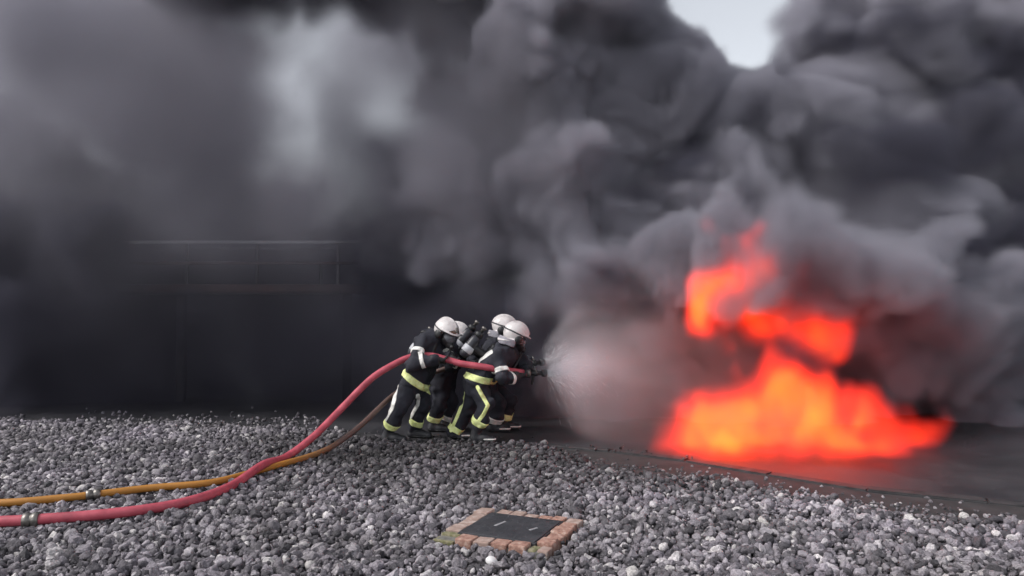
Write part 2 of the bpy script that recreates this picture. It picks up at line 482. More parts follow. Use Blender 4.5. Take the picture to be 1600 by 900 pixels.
PROTO = {1: [stone_arrays(1, 100 + k) for k in range(12)], 3: [stone_arrays(3, 300 + k) for k in range(12)], 2: [stone_arrays(2, 200 + k) for k in range(12)]}
def build_stuff(name, arr, parent):
    Vs, Fs, base = [], [], 0
    lod = np.where((arr[:, 1] < 4.95) & (np.abs(arr[:, 0]) < 0.72 * arr[:, 1]), 3, 2)
    lod = np.where(arr[:, 3] < 0.026, 1, lod)
    pick = r_.integers(0, 12, len(arr))
    for L_ in (3, 2, 1):
        for p in range(12):
            sel = arr[(lod == L_) & (pick == p)]
            if not len(sel): continue
            V, Fc = PROTO[L_][p]
            R = rand_rot(len(sel))
            st = r_.uniform(0.85, 1.2, (len(sel), 1, 3)).astype(np.float32)
            W = np.einsum('nij,nvj->nvi', R, (V[None] * st) * sel[:, 3][:, None, None].astype(np.float32) * 1.12) + sel[:, None, :3].astype(np.float32)
            Vs.append(W.reshape(-1, 3))
            Fs.append((Fc[None] + (base + np.arange(len(sel)) * len(V))[:, None, None]).reshape(-1, 3))
            base += len(sel) * len(V)
    V, Fc = np.concatenate(Vs), np.concatenate(Fs)
    me = bpy.data.meshes.new(name)
    me.vertices.add(len(V)); me.vertices.foreach_set('co', V.ravel().astype(np.float32))
    me.loops.add(Fc.size); me.loops.foreach_set('vertex_index', Fc.ravel().astype(np.int32))
    me.polygons.add(len(Fc)); me.polygons.foreach_set('loop_start', np.arange(0, Fc.size, 3, dtype=np.int32))
    me.update(calc_edges=True)
    me.materials.append(M['gravel'])
    o = put(name, me, parent)
    o['kind'] = 'stuff'
    print('gravel stones', len(arr), 'tris', len(Fc))
    return o
bed = mesh_obj('gravel_bed', [(e[0], e[1] - 0.004, 0.010) for e in EDGE] + [(9.5, 2.5, 0.0), (-14, 2.5, 0.0)],
               [tuple(range(len(EDGE) + 2))[::-1]], M['earth'], None, False)
bed['kind'] = 'structure'
build_stuff('gravel', R_, bed)
STONE_ME = []
for k in range(12):
    bm = stone_mesh(3, 300 + k); me = bpy.data.meshes.new('stone'); bm.to_mesh(me); bm.free(); me.materials.append(M['gravel_one']); STONE_ME.append(me)
for i in NEAR:
    x, y, z, sz = S[i]
    o = bpy.data.objects.new('stone', STONE_ME[r_.integers(0, 12)]); col.objects.link(o)
    o.parent = bed
    o.location = (x, y, z)
    o.rotation_euler = (r_.normal(0, 0.6), r_.normal(0, 0.6), r_.uniform(0, 6.28))
    o.scale = tuple(sz * 1.12 * r_.uniform(0.85, 1.2, 3))

mh = tag(empty('manhole', (cc.x, cc.y, 0)), 'dark iron manhole cover in a low brick surround set in gravel', 'manhole')
def mh_box(name, x0, x1, y0, y1, z0, z1, mat, parent, bev=0.006, jit=0.0, tilt=0.0, segs=2, rot=0.0):
    bm = bmesh.new()
    bmesh.ops.create_cube(bm, size=1.0)
    cx, cy_, cz = (x0 + x1) / 2, (y0 + y1) / 2, (z0 + z1) / 2
    for v in bm.verts:
        v.co = Vector((v.co.x * (x1 - x0) + random.uniform(-jit, jit), v.co.y * (y1 - y0) + random.uniform(-jit, jit), v.co.z * (z1 - z0) + random.uniform(-jit, jit)))
    bmesh.ops.bevel(bm, geom=bm.edges[:], offset=bev, segments=segs, affect='EDGES', profile=0.6)
    Rm = Matrix.Rotation(rot, 4, 'Z') @ Matrix.Rotation(tilt * random.uniform(-1, 1), 4, 'X') @ Matrix.Rotation(tilt * random.uniform(-1, 1), 4, 'Y')
    bmesh.ops.transform(bm, matrix=MH @ Matrix.Translation((cx, cy_, cz)) @ Rm, verts=bm.verts)
    return bm_obj(name, bm, mat, parent, smooth=False)
hx, hy = LX / 2, LY / 2
frame = mh_box('mortar_bed', -hx - RING + 0.012, hx + RING - 0.012, -hy - RING + 0.012, hy + RING - 0.012, -0.06, 0.052, M['mortar'], mh, 0.01)
cv = mh_box('cover', -hx, hx, -hy, hy, 0.055, 0.078, M['iron'], mh, 0.004)
for (x0, x1, y0, y1) in ((-hx - 0.012, hx + 0.012, -hy - 0.014, -hy - 0.003), (-hx - 0.012, hx + 0.012, hy + 0.003, hy + 0.014), (-hx - 0.014, -hx - 0.003, -hy - 0.002, hy + 0.002), (hx + 0.003, hx + 0.014, -hy - 0.002, hy + 0.002)):
    mh_box('frame', x0, x1, y0, y1, 0.045, 0.072, M['iron'], mh, 0.002)
# raised tread pattern and two scuffed lifting slots on the cover
for i in range(9):
    for j in range(9):
        x = -hx + 0.04 + (2 * hx - 0.08) * i / 8; y = -hy + 0.04 + (2 * hy - 0.08) * j / 8
        a = math.radians(45 if (i + j) % 2 else -45)
        mh_box('tread', x - 0.016, x + 0.016, y - 0.004, y + 0.004, 0.0745, 0.0805, M['iron'], cv, 0.002, segs=1, rot=a)
for (lx, ly, r, l) in ((-0.10, 0.02, math.radians(78), 0.13), (0.17, -0.005, math.radians(68), 0.075)):
    mh_box('lifting_slot', lx - l / 2, lx + l / 2, ly - 0.010, ly + 0.010, 0.0755, 0.0815, M['scuff'], cv, 0.002, jit=0.002, segs=1, rot=r)
def brick_row(n, a0, a1, fixed0, fixed1, axis, mats, top=0.075):
    wdt = (a1 - a0) / n
    for k in range(n):
        s0, s1 = a0 + k * wdt + 0.005, a0 + (k + 1) * wdt - 0.005
        z1 = top + random.uniform(-0.008, 0.008)
        f0, f1 = fixed0 + random.uniform(-0.006, 0.006), fixed1 + random.uniform(-0.006, 0.006)
        lo_, hi_ = min(f0, f1), max(f0, f1)
        args = (s0, s1, lo_, hi_) if axis == 'x' else (lo_, hi_, s0, s1)
        mh_box('brick', *args, -0.05, z1, mats[k % len(mats)], mh, 0.011, jit=0.003, tilt=0.02, segs=3)
B_, P_, MO = M['brick'], M['brick_pale'], M['moss']
brick_row(4, -hx + 0.03, hx - 0.01, -hy - 0.016, -hy - RING, 'x', [B_, P_, B_, B_])
brick_row(5, -hy - 0.005, hy + RING, hx + 0.016, hx + RING, 'y', [B_, B_, B_, B_, P_])
brick_row(5, -hx + 0.02, hx + 0.01, hy + 0.016, hy + RING, 'x', [P_, P_, P_, B_, B_], 0.07)
brick_row(4, -hy + 0.03, hy + RING - 0.03, -hx - 0.016, -hx - RING, 'y', [P_, P_, P_, P_], 0.072)
mh_box('brick', -hx - RING, -hx + 0.02, -hy - RING - 0.015, -hy - 0.055, -0.05, 0.05, MO, mh, 0.008, 0.004, 0.03)
mh_box('brick', -hx - RING + 0.01, -hx + 0.02, -hy - 0.048, -hy + 0.02, -0.05, 0.064, MO, mh, 0.008, 0.004, 0.03)
mh_box('brick', hx, hx + 0.055, -hy - RING + 0.01, -hy - 0.012, -0.05, 0.06, MO, mh, 0.01, 0.004, 0.03)
mh_box('brick', hx + 0.062, hx + RING, -hy - RING + 0.02, -hy - 0.015, -0.05, 0.066, P_, mh, 0.01, 0.004, 0.03)
# loose things in the gravel
bm = bmesh.new(); bmesh.ops.create_icosphere(bm, subdivisions=3, radius=1.0)
for v in bm.verts: v.co = Vector((v.co.x * 0.040, v.co.y * 0.034, v.co.z * 0.030)) * (1 + 0.05 * math.sin(v.co.x * 3 + v.co.y * 5))
p = ground(768, 877, 0.05)
bmesh.ops.transform(bm, matrix=Matrix.Translation(p) @ Matrix.Rotation(0.5, 4, 'Y'), verts=bm.verts)
tag(bm_obj('pebble', bm, M['pebble'], None, True), 'smooth white pebble lying in front of the brick surround', 'pebble')

# ---------------------------------------------------------------- steel walkway dim behind the smoke at the left
def bar(bm, a, b_, w_, h_):
    a, b_ = Vector(a), Vector(b_)
    d = (b_ - a)
    bb = bmesh.ops.create_cube(bm, size=1.0)
    q = d.to_track_quat('X', 'Z').to_matrix().to_4x4()
    for v in bb['verts']:
        v.co = Matrix.Translation((a + b_) / 2) @ q @ Vector((v.co.x * d.length, v.co.y * w_, v.co.z * h_))
def bar_obj(name, a, b_, w_, h_, mat, parent):
    bm = bmesh.new(); bar(bm, a, b_, w_, h_)
    bmesh.ops.bevel(bm, geom=bm.edges[:], offset=min(w_, h_) * 0.15, segments=1, affect='EDGES')
    return bm_obj(name, bm, mat, parent)
YW = 12.6
x1 = at(574, 378, YW).x; x0 = -13.5
zr = at(500, 378.5, YW).z; zm = at(500, 411, YW).z; zd = at(500, 449, YW).z
wk = tag(empty('steel_walkway', ((x0 + x1) / 2, YW, 0)), 'raised dark steel walkway with thin pale handrail behind the smoke', 'walkway')
bar_obj('handrail', (x0, YW, zr), (x1, YW, zr), 0.05, 0.05, M['rail'], wk)
bar_obj('mid_rail', (x0, YW + 0.02, zm), (x1 - 0.1, YW + 0.02, zm), 0.05, 0.05, M['rust'], wk)
bar_obj('handrail', (x0, YW + 1.3, zr), (x1, YW + 1.3, zr), 0.045, 0.045, M['steel'], wk)
bar_obj('deck', (x0, YW + 0.65, zd - 0.09), (x1, YW + 0.65, zd - 0.09), 1.42, 0.06, M['soot'], wk)
bar_obj('edge_beam', (x0, YW - 0.04, zd - 0.02), (x1, YW - 0.04, zd - 0.02), 0.08, 0.14, M['rust'], wk)
for px in (527, 500, 400, 290, 180, 70, -40):
    xp = at(px, 420, YW).x
    bar_obj('post', (xp, YW + 0.055, zd + 0.05), (xp, YW + 0.055, zr - 0.02 if px not in (500,) else zm), 0.05, 0.05, M['steel'] if px == 527 else M['soot'], wk)
for xp in (x1 - 0.35, x1 - 3.2, x1 - 6.2, x1 - 9.2):
    for yy in (YW + 0.08, YW + 1.22):
        bar_obj('leg', (xp, yy, PAD_Z), (xp, yy, zd - 0.12), 0.14, 0.14, M['soot'], wk)
# ---------------------------------------------------------------- signed distance modelling for the crew
def surface_nets(f, lo, vox):
    n = f.shape
    ins = f < 0
    corner = np.zeros([s - 1 for s in n], np.uint8)
    for k in range(8):
        i, j, l = k & 1, (k >> 1) & 1, k >> 2
        corner += ins[i:n[0] - 1 + i, j:n[1] - 1 + j, l:n[2] - 1 + l]
    cells = np.argwhere((corner > 0) & (corner < 8))
    idx = np.full([s - 1 for s in n], -1, np.int64)
    idx[tuple(cells.T)] = np.arange(len(cells))
    acc = np.zeros((len(cells), 3)); cnt = np.zeros(len(cells))
    for a in range(8):
        for ax in range(3):
            if (a >> ax) & 1: continue
            b_ = a | (1 << ax)
            oa = np.array([a & 1, (a >> 1) & 1, a >> 2]); ob = np.array([b_ & 1, (b_ >> 1) & 1, b_ >> 2])
            fa = f[tuple((cells + oa).T)]; fb = f[tuple((cells + ob).T)]
            m = (fa < 0) != (fb < 0)
            t = np.where(m, fa / np.where(m, fa - fb, 1), 0)
            acc += np.where(m[:, None], oa + (ob - oa) * t[:, None], 0); cnt += m
    V = (cells + acc / cnt[:, None]) * vox + lo
    faces = []
    for ax in range(3):
        sl0 = [slice(None)] * 3; sl1 = [slice(None)] * 3
        sl0[ax] = slice(0, n[ax] - 1); sl1[ax] = slice(1, n[ax])
        A, B = ins[tuple(sl0)], ins[tuple(sl1)]
        e = np.argwhere(A != B)
        u, v = (ax + 1) % 3, (ax + 2) % 3
        ok = (e[:, u] > 0) & (e[:, v] > 0) & (e[:, u] < n[u] - 1) & (e[:, v] < n[v] - 1)
        e = e[ok]
        du = np.zeros(3, int); du[u] = 1; dv = np.zeros(3, int); dv[v] = 1
        q = np.stack([idx[tuple((e - du - dv).T)], idx[tuple((e - dv).T)], idx[tuple(e.T)], idx[tuple((e - du).T)]], 1)
        flip = ~A[tuple(e.T)]
        q[flip] = q[flip][:, ::-1]
        faces.append(q)
    return V, np.concatenate(faces)
class Field:
    def __init__(s, lo, hi, vox):
        s.lo = np.array(lo, float); s.vox = vox
        s.n = [max(4, int(math.ceil((hi[k] - lo[k]) / vox)) + 1) for k in range(3)]
        g = np.meshgrid(*[s.lo[k] + np.arange(s.n[k]) * vox for k in range(3)], indexing='ij')
        s.P = np.stack(g, -1).astype(np.float32)
    def noise(s, size, seed):
        return lattice(s.n, [max(1, int(round(s.n[k] * s.vox / size))) for k in range(3)], seed)
def cone(P, a, b_, ra, rb):
    a = np.array(a, np.float32); b_ = np.array(b_, np.float32)
    d = b_ - a; L2 = max(float(d @ d), 1e-9)
    t = np.clip(((P - a) @ d) / L2, 0, 1)
    return np.linalg.norm(P - a - t[..., None] * d, axis=-1) - (ra + (rb - ra) * t)
def smin(a, b_, k):
    h = np.clip(0.5 + 0.5 * (b_ - a) / k, 0, 1)
    return b_ + (a - b_) * h - k * h * (1 - h)
def bounds(caps, pad):
    pts = np.array([list(c[0]) for c in caps] + [list(c[1]) for c in caps]); rr = max(max(c[2], c[3]) for c in caps) + pad
    return pts.min(0) - rr, pts.max(0) + rr
def blend(P, caps, k):
    d = None
    for c in caps:
        e = cone(P, *c)
        d = e if d is None else smin(d, e, k)
    return d
def sdf_obj(name, f, field, mat, parent):
    V, Q = surface_nets(f, field.lo, field.vox)
    lab = np.arange(len(V))                                 # keep the largest connected piece
    while True:
        mn = lab[Q].min(1)
        new = lab.copy()
        for k in range(4): np.minimum.at(new, Q[:, k], mn)
        new = new[new]
        if (new == lab).all(): break
        lab = new
    if len(np.unique(lab)) > 1:
        ids, ct = np.unique(lab[Q[:, 0]], return_counts=True)
        keepv = lab == ids[ct.argmax()]
        Q = Q[keepv[Q[:, 0]]]
        re_ = np.cumsum(keepv) - 1
        V, Q = V[keepv], re_[Q]
    return mesh_obj(name, V, Q.tolist(), mat, parent)
def lathe(name, prof, a, b_, mat, parent, n=24):
    """prof: (distance along a->b in metres, radius)"""
    a, b_ = Vector(a), Vector(b_)
    d = (b_ - a).normalized(); q = d.to_track_quat('Z', 'Y')
    V, Fq = [], []
    for (s, r) in prof:
        for k in range(n):
            V.append(a + d * s + q @ Vector((r * math.cos(2 * math.pi * k / n), r * math.sin(2 * math.pi * k / n), 0)))
    for i in range(len(prof) - 1):
        for k in range(n):
            Fq.append((i * n + k, i * n + (k + 1) % n, (i + 1) * n + (k + 1) % n, (i + 1) * n + k))
    Fq.append(tuple(range(n))[::-1]); Fq.append(tuple((len(prof) - 1) * n + k for k in range(n)))
    return mesh_obj(name, V, Fq, mat, parent)
def catmull(pts, n=10):
    P = [Vector(p) for p in pts]; P = [P[0] * 2 - P[1]] + P + [P[-1] * 2 - P[-2]]
    out = []
    for i in range(1, len(P) - 2):
        for k in range(n):
            t = k / n
            out.append(0.5 * ((2 * P[i]) + (P[i + 1] - P[i - 1]) * t + (2 * P[i - 1] - 5 * P[i] + 4 * P[i + 1] - P[i + 2]) * t * t + (3 * P[i] - P[i - 1] - 3 * P[i + 1] + P[i + 2]) * t ** 3))
    out.append(P[-2])
    return out
def tube(name, pts, r, mat, parent=None, n=14, steps=10, flat=1.0):
    C = catmull(pts, steps)
    V, Fq = [], []
    up = Vector((0, 0, 1))
    for i, p in enumerate(C):
        d = (C[min(i + 1, len(C) - 1)] - C[max(i - 1, 0)]).normalized()
        sx_ = d.cross(up).normalized(); uy_ = sx_.cross(d).normalized()
        rr = r(i / (len(C) - 1)) if callable(r) else r
        for k in range(n):
            a = 2 * math.pi * k / n
            V.append(p + sx_ * rr * math.cos(a) + uy_ * rr * flat * math.sin(a))
    for i in range(len(C) - 1):
        for k in range(n):
            Fq.append((i * n + k, (i + 1) * n + k, (i + 1) * n + (k + 1) % n, i * n + (k + 1) % n))
    Fq.append(tuple(range(n))); Fq.append(tuple((len(C) - 1) * n + k for k in range(n))[::-1])
    return mesh_obj(name, V, Fq, mat, parent)

# ---------------------------------------------------------------- hoses
HOSE_R = 0.040
def g3(px, py): return ground(px, py, HOSE_R + 0.045)
RED = [g3(-160, 812), g3(-40, 816), g3(110, 808), g3(220, 797), g3(300, 782), g3(362, 759), g3(410, 735) + Vector((0, 0, 0.05)), at(447, 714, 7.72), at(490, 682, 8.05), at(530, 642, 8.35), at(580, 592, 8.62), at(620, 567, 8.78), at(646, 557, 8.86),
       at(670, 555.5, 8.86), at(695, 561, 8.83), at(720, 568, 8.80), at(750, 572.5, 8.78), at(772, 576, 8.80), at(800, 580, 8.95), at(822, 583, 9.06)]
ORG = [g3(-160, 772), g3(-30, 786), g3(100, 778), g3(230, 763), g3(330, 754), g3(398, 737), g3(445, 724), g3(485, 712.5), at(520, 697, 8.15), at(560, 668, 8.5), at(598, 632, 8.95), at(618, 615, 9.25), at(650, 594, 9.45),
       at(690, 578, 9.46), at(725, 570, 9.44), at(770, 570, 9.42), at(805, 570, 9.44), at(822, 569.5, 9.46)]
red = tube('fire_hose', RED, HOSE_R, M['hose_red'], None, 16, 12)
tag(red, 'red fire hose curving up from the gravel to the crew', 'hose')
org = tube('fire_hose', ORG, 0.031, M['hose_orange'], None, 14, 12)
tag(org, 'thinner brown and orange hose trailing low behind the red hose', 'hose')
for ho, pts, rr_, t0_ in ((red, RED, HOSE_R, 1.55), (org, ORG, 0.031, 2.3)):                       # couplings on the ground run
    C = catmull(pts, 12); i_ = int(t0_ * 12); q0, q1 = C[i_], C[i_ + 1]; dd_ = (q1 - q0).normalized()
    lathe('coupling', [(0, rr_ + 0.002), (0.003, rr_ + 0.012), (0.045, rr_ + 0.012), (0.048, rr_ + 0.006), (0.06, rr_ + 0.006), (0.063, rr_ + 0.014), (0.105, rr_ + 0.014), (0.108, rr_ + 0.002)], q0, q0 + dd_, M['brass'], ho)
def hose_at(pts, px):
    """point and direction on a hose where it crosses a photograph column"""
    C = catmull(pts, 14)
    for i in range(len(C) - 1):
        if C[i].y > 1 and 800 + F_PX * C[i].x / C[i].y <= px < 800 + F_PX * C[i + 1].x / C[i + 1].y:
            return C[i], (C[i + 1] - C[i]).normalized()
    return C[-1], (C[-1] - C[-2]).normalized()
def nozzle(a, d, label):
    d = Vector(d).normalized(); a = Vector(a)
    t_ = tag(empty('nozzle', a), label, 'nozzle')
    lathe('coupling', [(0.0, 0.036), (0.004, 0.046), (0.05, 0.046), (0.054, 0.036)], a, a + d, M['brass'], t_)
    lathe('barrel', [(0.054, 0.030), (0.10, 0.030), (0.105, 0.036), (0.15, 0.036), (0.155, 0.028), (0.20, 0.028)], a, a + d, M['blackplastic'], t_)
    lathe('bumper', [(0.20, 0.030), (0.205, 0.044), (0.255, 0.048), (0.262, 0.042), (0.262, 0.030), (0.245, 0.026)], a, a + d, M['boot'], t_)
    q = a + d * 0.10
    tube('grip', [q + Vector((0, 0, -0.03)), q + Vector((-0.012, 0, -0.08)), q + Vector((-0.025, 0, -0.14))], 0.017, M['blackplastic'], t_, 10, 5)
    q = a + d * 0.14
    tube('bail_handle', [q + Vector((0, -0.036, 0)), q + Vector((-0.02, -0.042, 0.04)), q + Vector((-0.035, -0.03, 0.075)), q + Vector((-0.038, 0, 0.082)), q + Vector((-0.035, 0.03, 0.075)), q + Vector((-0.02, 0.042, 0.04)), q + Vector((0, 0.036, 0))], 0.008, M['brass'], t_, 8, 6)
    return a + d * 0.262
nd = (at(850, 583, 9.12) - at(822, 583, 9.06)).normalized()
TIP = nozzle(RED[-1], nd, 'black nozzle on the red hose, throwing water spray')
nd2 = (at(846, 566, 9.56) - at(822, 569.5, 9.46)).normalized()
TIP2 = nozzle(ORG[-1], nd2, 'black nozzle on the brown hose, half hidden beside the spray')

# ---------------------------------------------------------------- gloves closing round a hose
def glove(parent, p, d, r, wrist, side, mat):
    """p, d: a point and direction on the hose; wrist: where the forearm ends; side: +1 / -1 which way the thumb goes along the hose"""
    d = Vector(d); wv = (Vector(wrist) - p); wv = (wv - d * wv.dot(d)).normalized()
    ov = d.cross(wv)
    def pt(s, ang_, rad): return p + d * s + (wv * math.cos(ang_) + ov * math.sin(ang_)) * rad
    caps = []
    R0 = r + 0.014
    sg = 1 if ov.z < 0 else -1                                  # fingers go under or over, thumb the other way
    palm = [pt(s, 0, R0 + 0.012) for s in (-0.034, -0.012, 0.012, 0.034)]
    lens = [0.82, 1.0, 1.06, 0.95]
    for k, s in enumerate((-0.036, -0.012, 0.012, 0.036)):
        s2 = s * side
        a1, a2, a3 = sg * 0.75 * lens[k], sg * 1.75 * lens[k], sg * 2.55 * lens[k]
        j0 = pt(s2 * 0.9, 0.0, R0 + 0.012); j1 = pt(s2, a1, R0 + 0.004); j2 = pt(s2, a2, R0); j3 = pt(s2, a3, R0 - 0.001)
        caps += [(j0, j1, 0.015, 0.0135), (j1, j2, 0.0132, 0.012), (j2, j3, 0.012, 0.0105)]
    fing = caps
    back = Vector(wrist) * 0.45 + pt(0, 0, R0 + 0.03) * 0.55
    palmc = [(pt(-0.03, 0.0, R0 + 0.012), pt(0.03, 0.0, R0 + 0.012), 0.021, 0.021), (pt(-0.02, 0.0, R0 + 0.03), pt(0.02, 0.0, R0 + 0.03), 0.024, 0.024), (pt(0, 0, R0 + 0.03), back, 0.030, 0.030), (back, wrist, 0.031, 0.040)]
    th = [(pt(0.03 * side, 0, R0 + 0.03), pt(0.058 * side, -sg * 0.6, R0 + 0.012), 0.018, 0.0155), (pt(0.058 * side, -sg * 0.6, R0 + 0.012), pt(0.064 * side, -sg * 1.45, R0 + 0.004), 0.0150, 0.012)]
    lo, hi = bounds(fing + palmc + th, 0.02)
    f_ = Field(lo, hi, 0.0055)
    a = blend(f_.P, palmc, 0.015)
    for k in range(4): a = smin(a, blend(f_.P, fing[k * 3:k * 3 + 3], 0.004), 0.0035)
    a = smin(a, blend(f_.P, th, 0.005), 0.006)
    g = sdf_obj('glove', a, f_, mat, parent)
    # gauntlet cuff
    dv = (Vector(wrist) - back).normalized()
    return g

# ---------------------------------------------------------------- helmets
def frame_of(fwd, up):
    f = Vector(fwd).normalized(); r_v = f.cross(Vector(up)).normalized(); u = r_v.cross(f).normalized()
    return np.array([f, r_v, u], np.float32)            # rows: forward, right, up
def ell(Q, c, s):
    q = (Q - np.array(c, np.float32)) / np.array(s, np.float32)
    k0 = np.linalg.norm(q, axis=-1); k1 = np.linalg.norm(q / np.array(s, np.float32), axis=-1)
    return k0 * (k0 - 1) / np.maximum(k1, 1e-6)
def helmet(parent, c, fwd, up, visor_down, scale=1.10):
    Fm = frame_of(fwd, up)
    c = np.array(c, np.float32)
    R = 0.28
    f_ = Field(c - R, c + R, 0.0085)
    Q = ((f_.P - c) @ Fm.T) / scale                       # local forward, right, up
    x, y, z = Q[..., 0], Q[..., 1], Q[..., 2]
    dome = ell(Q, (0.0, 0, 0.02), (0.152, 0.128, 0.132))
    ridge = np.maximum(ell(Q, (-0.005, 0, 0.028), (0.160, 0.022, 0.136)), -z + 0.02)
    shell = smin(dome, ridge, 0.02)
    # cheek pieces reach lower at the back, the face stays open
    cut = np.maximum(-(z + 0.045 - 0.02 * np.clip(-x / 0.1, -1, 1)), -1)
    shell = np.maximum(shell, -(z + 0.05 + 0.04 * np.clip(-x / 0.12, 0, 1)))
    face = np.maximum(np.maximum(0.015 - x + 0.25 * (z + 0.05), z - 0.022), -1)
    shell = np.maximum(shell, -face)
    brim = np.maximum(np.abs(z - 0.024 - 0.10 * (0.15 - x)) - 0.007, np.maximum(ell(Q, (0.03, 0, 0.03), (0.150, 0.128, 0.30)), 0.03 - x))
    rear = np.maximum(np.abs(z + 0.070 - 0.35 * (x + 0.10)) - 0.010, np.maximum(ell(Q, (-0.04, 0, -0.05), (0.152, 0.120, 0.30)), x + 0.02))
    shell = smin(shell, brim, 0.008); shell = smin(shell, rear, 0.012)
    h = sdf_obj('helmet', shell, f_, M['helmet'], parent)
    st = np.maximum(np.maximum(shell - 0.004, -(shell + 0.012)), np.maximum(np.abs(z - 0.022 + 0.12 * x) - 0.010, x - 0.09))
    sdf_obj('goggle_strap', st, f_, M['strap'], h)
    pl_ = np.maximum(np.maximum(shell - 0.006, -(shell + 0.01)), np.maximum(np.abs(z - 0.075) - 0.026, np.maximum(np.abs(y) - 0.024, 0.05 - x)))
    sdf_obj('front_plate', pl_, f_, M['brass'], h)
    # visor pushed up on the brow or pulled down over the eyes
    vz = (-0.055, 0.028) if visor_down else (0.03, 0.085)
    vis_ = np.maximum(np.maximum(ell(Q, (0.012, 0, 0.0), (0.150, 0.124, 0.140)), (-0.01 if visor_down else 0.045) - x), np.maximum(vz[0] - z, z - vz[1]))
    sdf_obj('visor', vis_, f_, M['visor'], h)
    for s in (-1, 1):                                      # ear cups
        e = np.maximum(ell(Q, (-0.005, s * 0.112, -0.035), (0.050, 0.030, 0.056)), -1)
        sdf_obj('ear_cup', e, f_, M['blackplastic'], h)
    # neck curtain
    fl = np.maximum(np.maximum(np.abs(ell(Q, (-0.03, 0, -0.08), (0.142, 0.118, 0.20))) - 0.008, x + 0.03 + 0.2 * (z + 0.08)), np.maximum(z + 0.055, -(z + 0.135)))
    sdf_obj('neck_curtain', fl + 0.003 * f_.noise(0.05, 5), f_, M['flap'], h)
    # breathing mask: moulded body, wide lens, valve
    mk = smin(ell(Q, (0.055, 0, -0.062), (0.078, 0.082, 0.085)), ell(Q, (0.112, 0, -0.115), (0.045, 0.045, 0.042)), 0.02)
    mask = sdf_obj('face_mask', mk, f_, M['blackplastic'], parent)
    ln = np.maximum(np.maximum(ell(Q, (0.058, 0, -0.052), (0.084, 0.080, 0.080)), 0.040 - x), np.maximum(z - 0.006, -0.098 - z))
    sdf_obj('lens', ln, f_, M['lens'], mask)
    vv = np.maximum(np.hypot(x - 0.150, z + 0.125) * 0 + np.hypot(y, z + 0.122) - 0.030, np.abs(x - 0.150) - 0.022)
    sdf_obj('demand_valve', vv, f_, M['blackplastic'], mask)
    L_ = lambda a: Vector(c + (np.array(a, np.float32) * scale) @ Fm)
    return L_

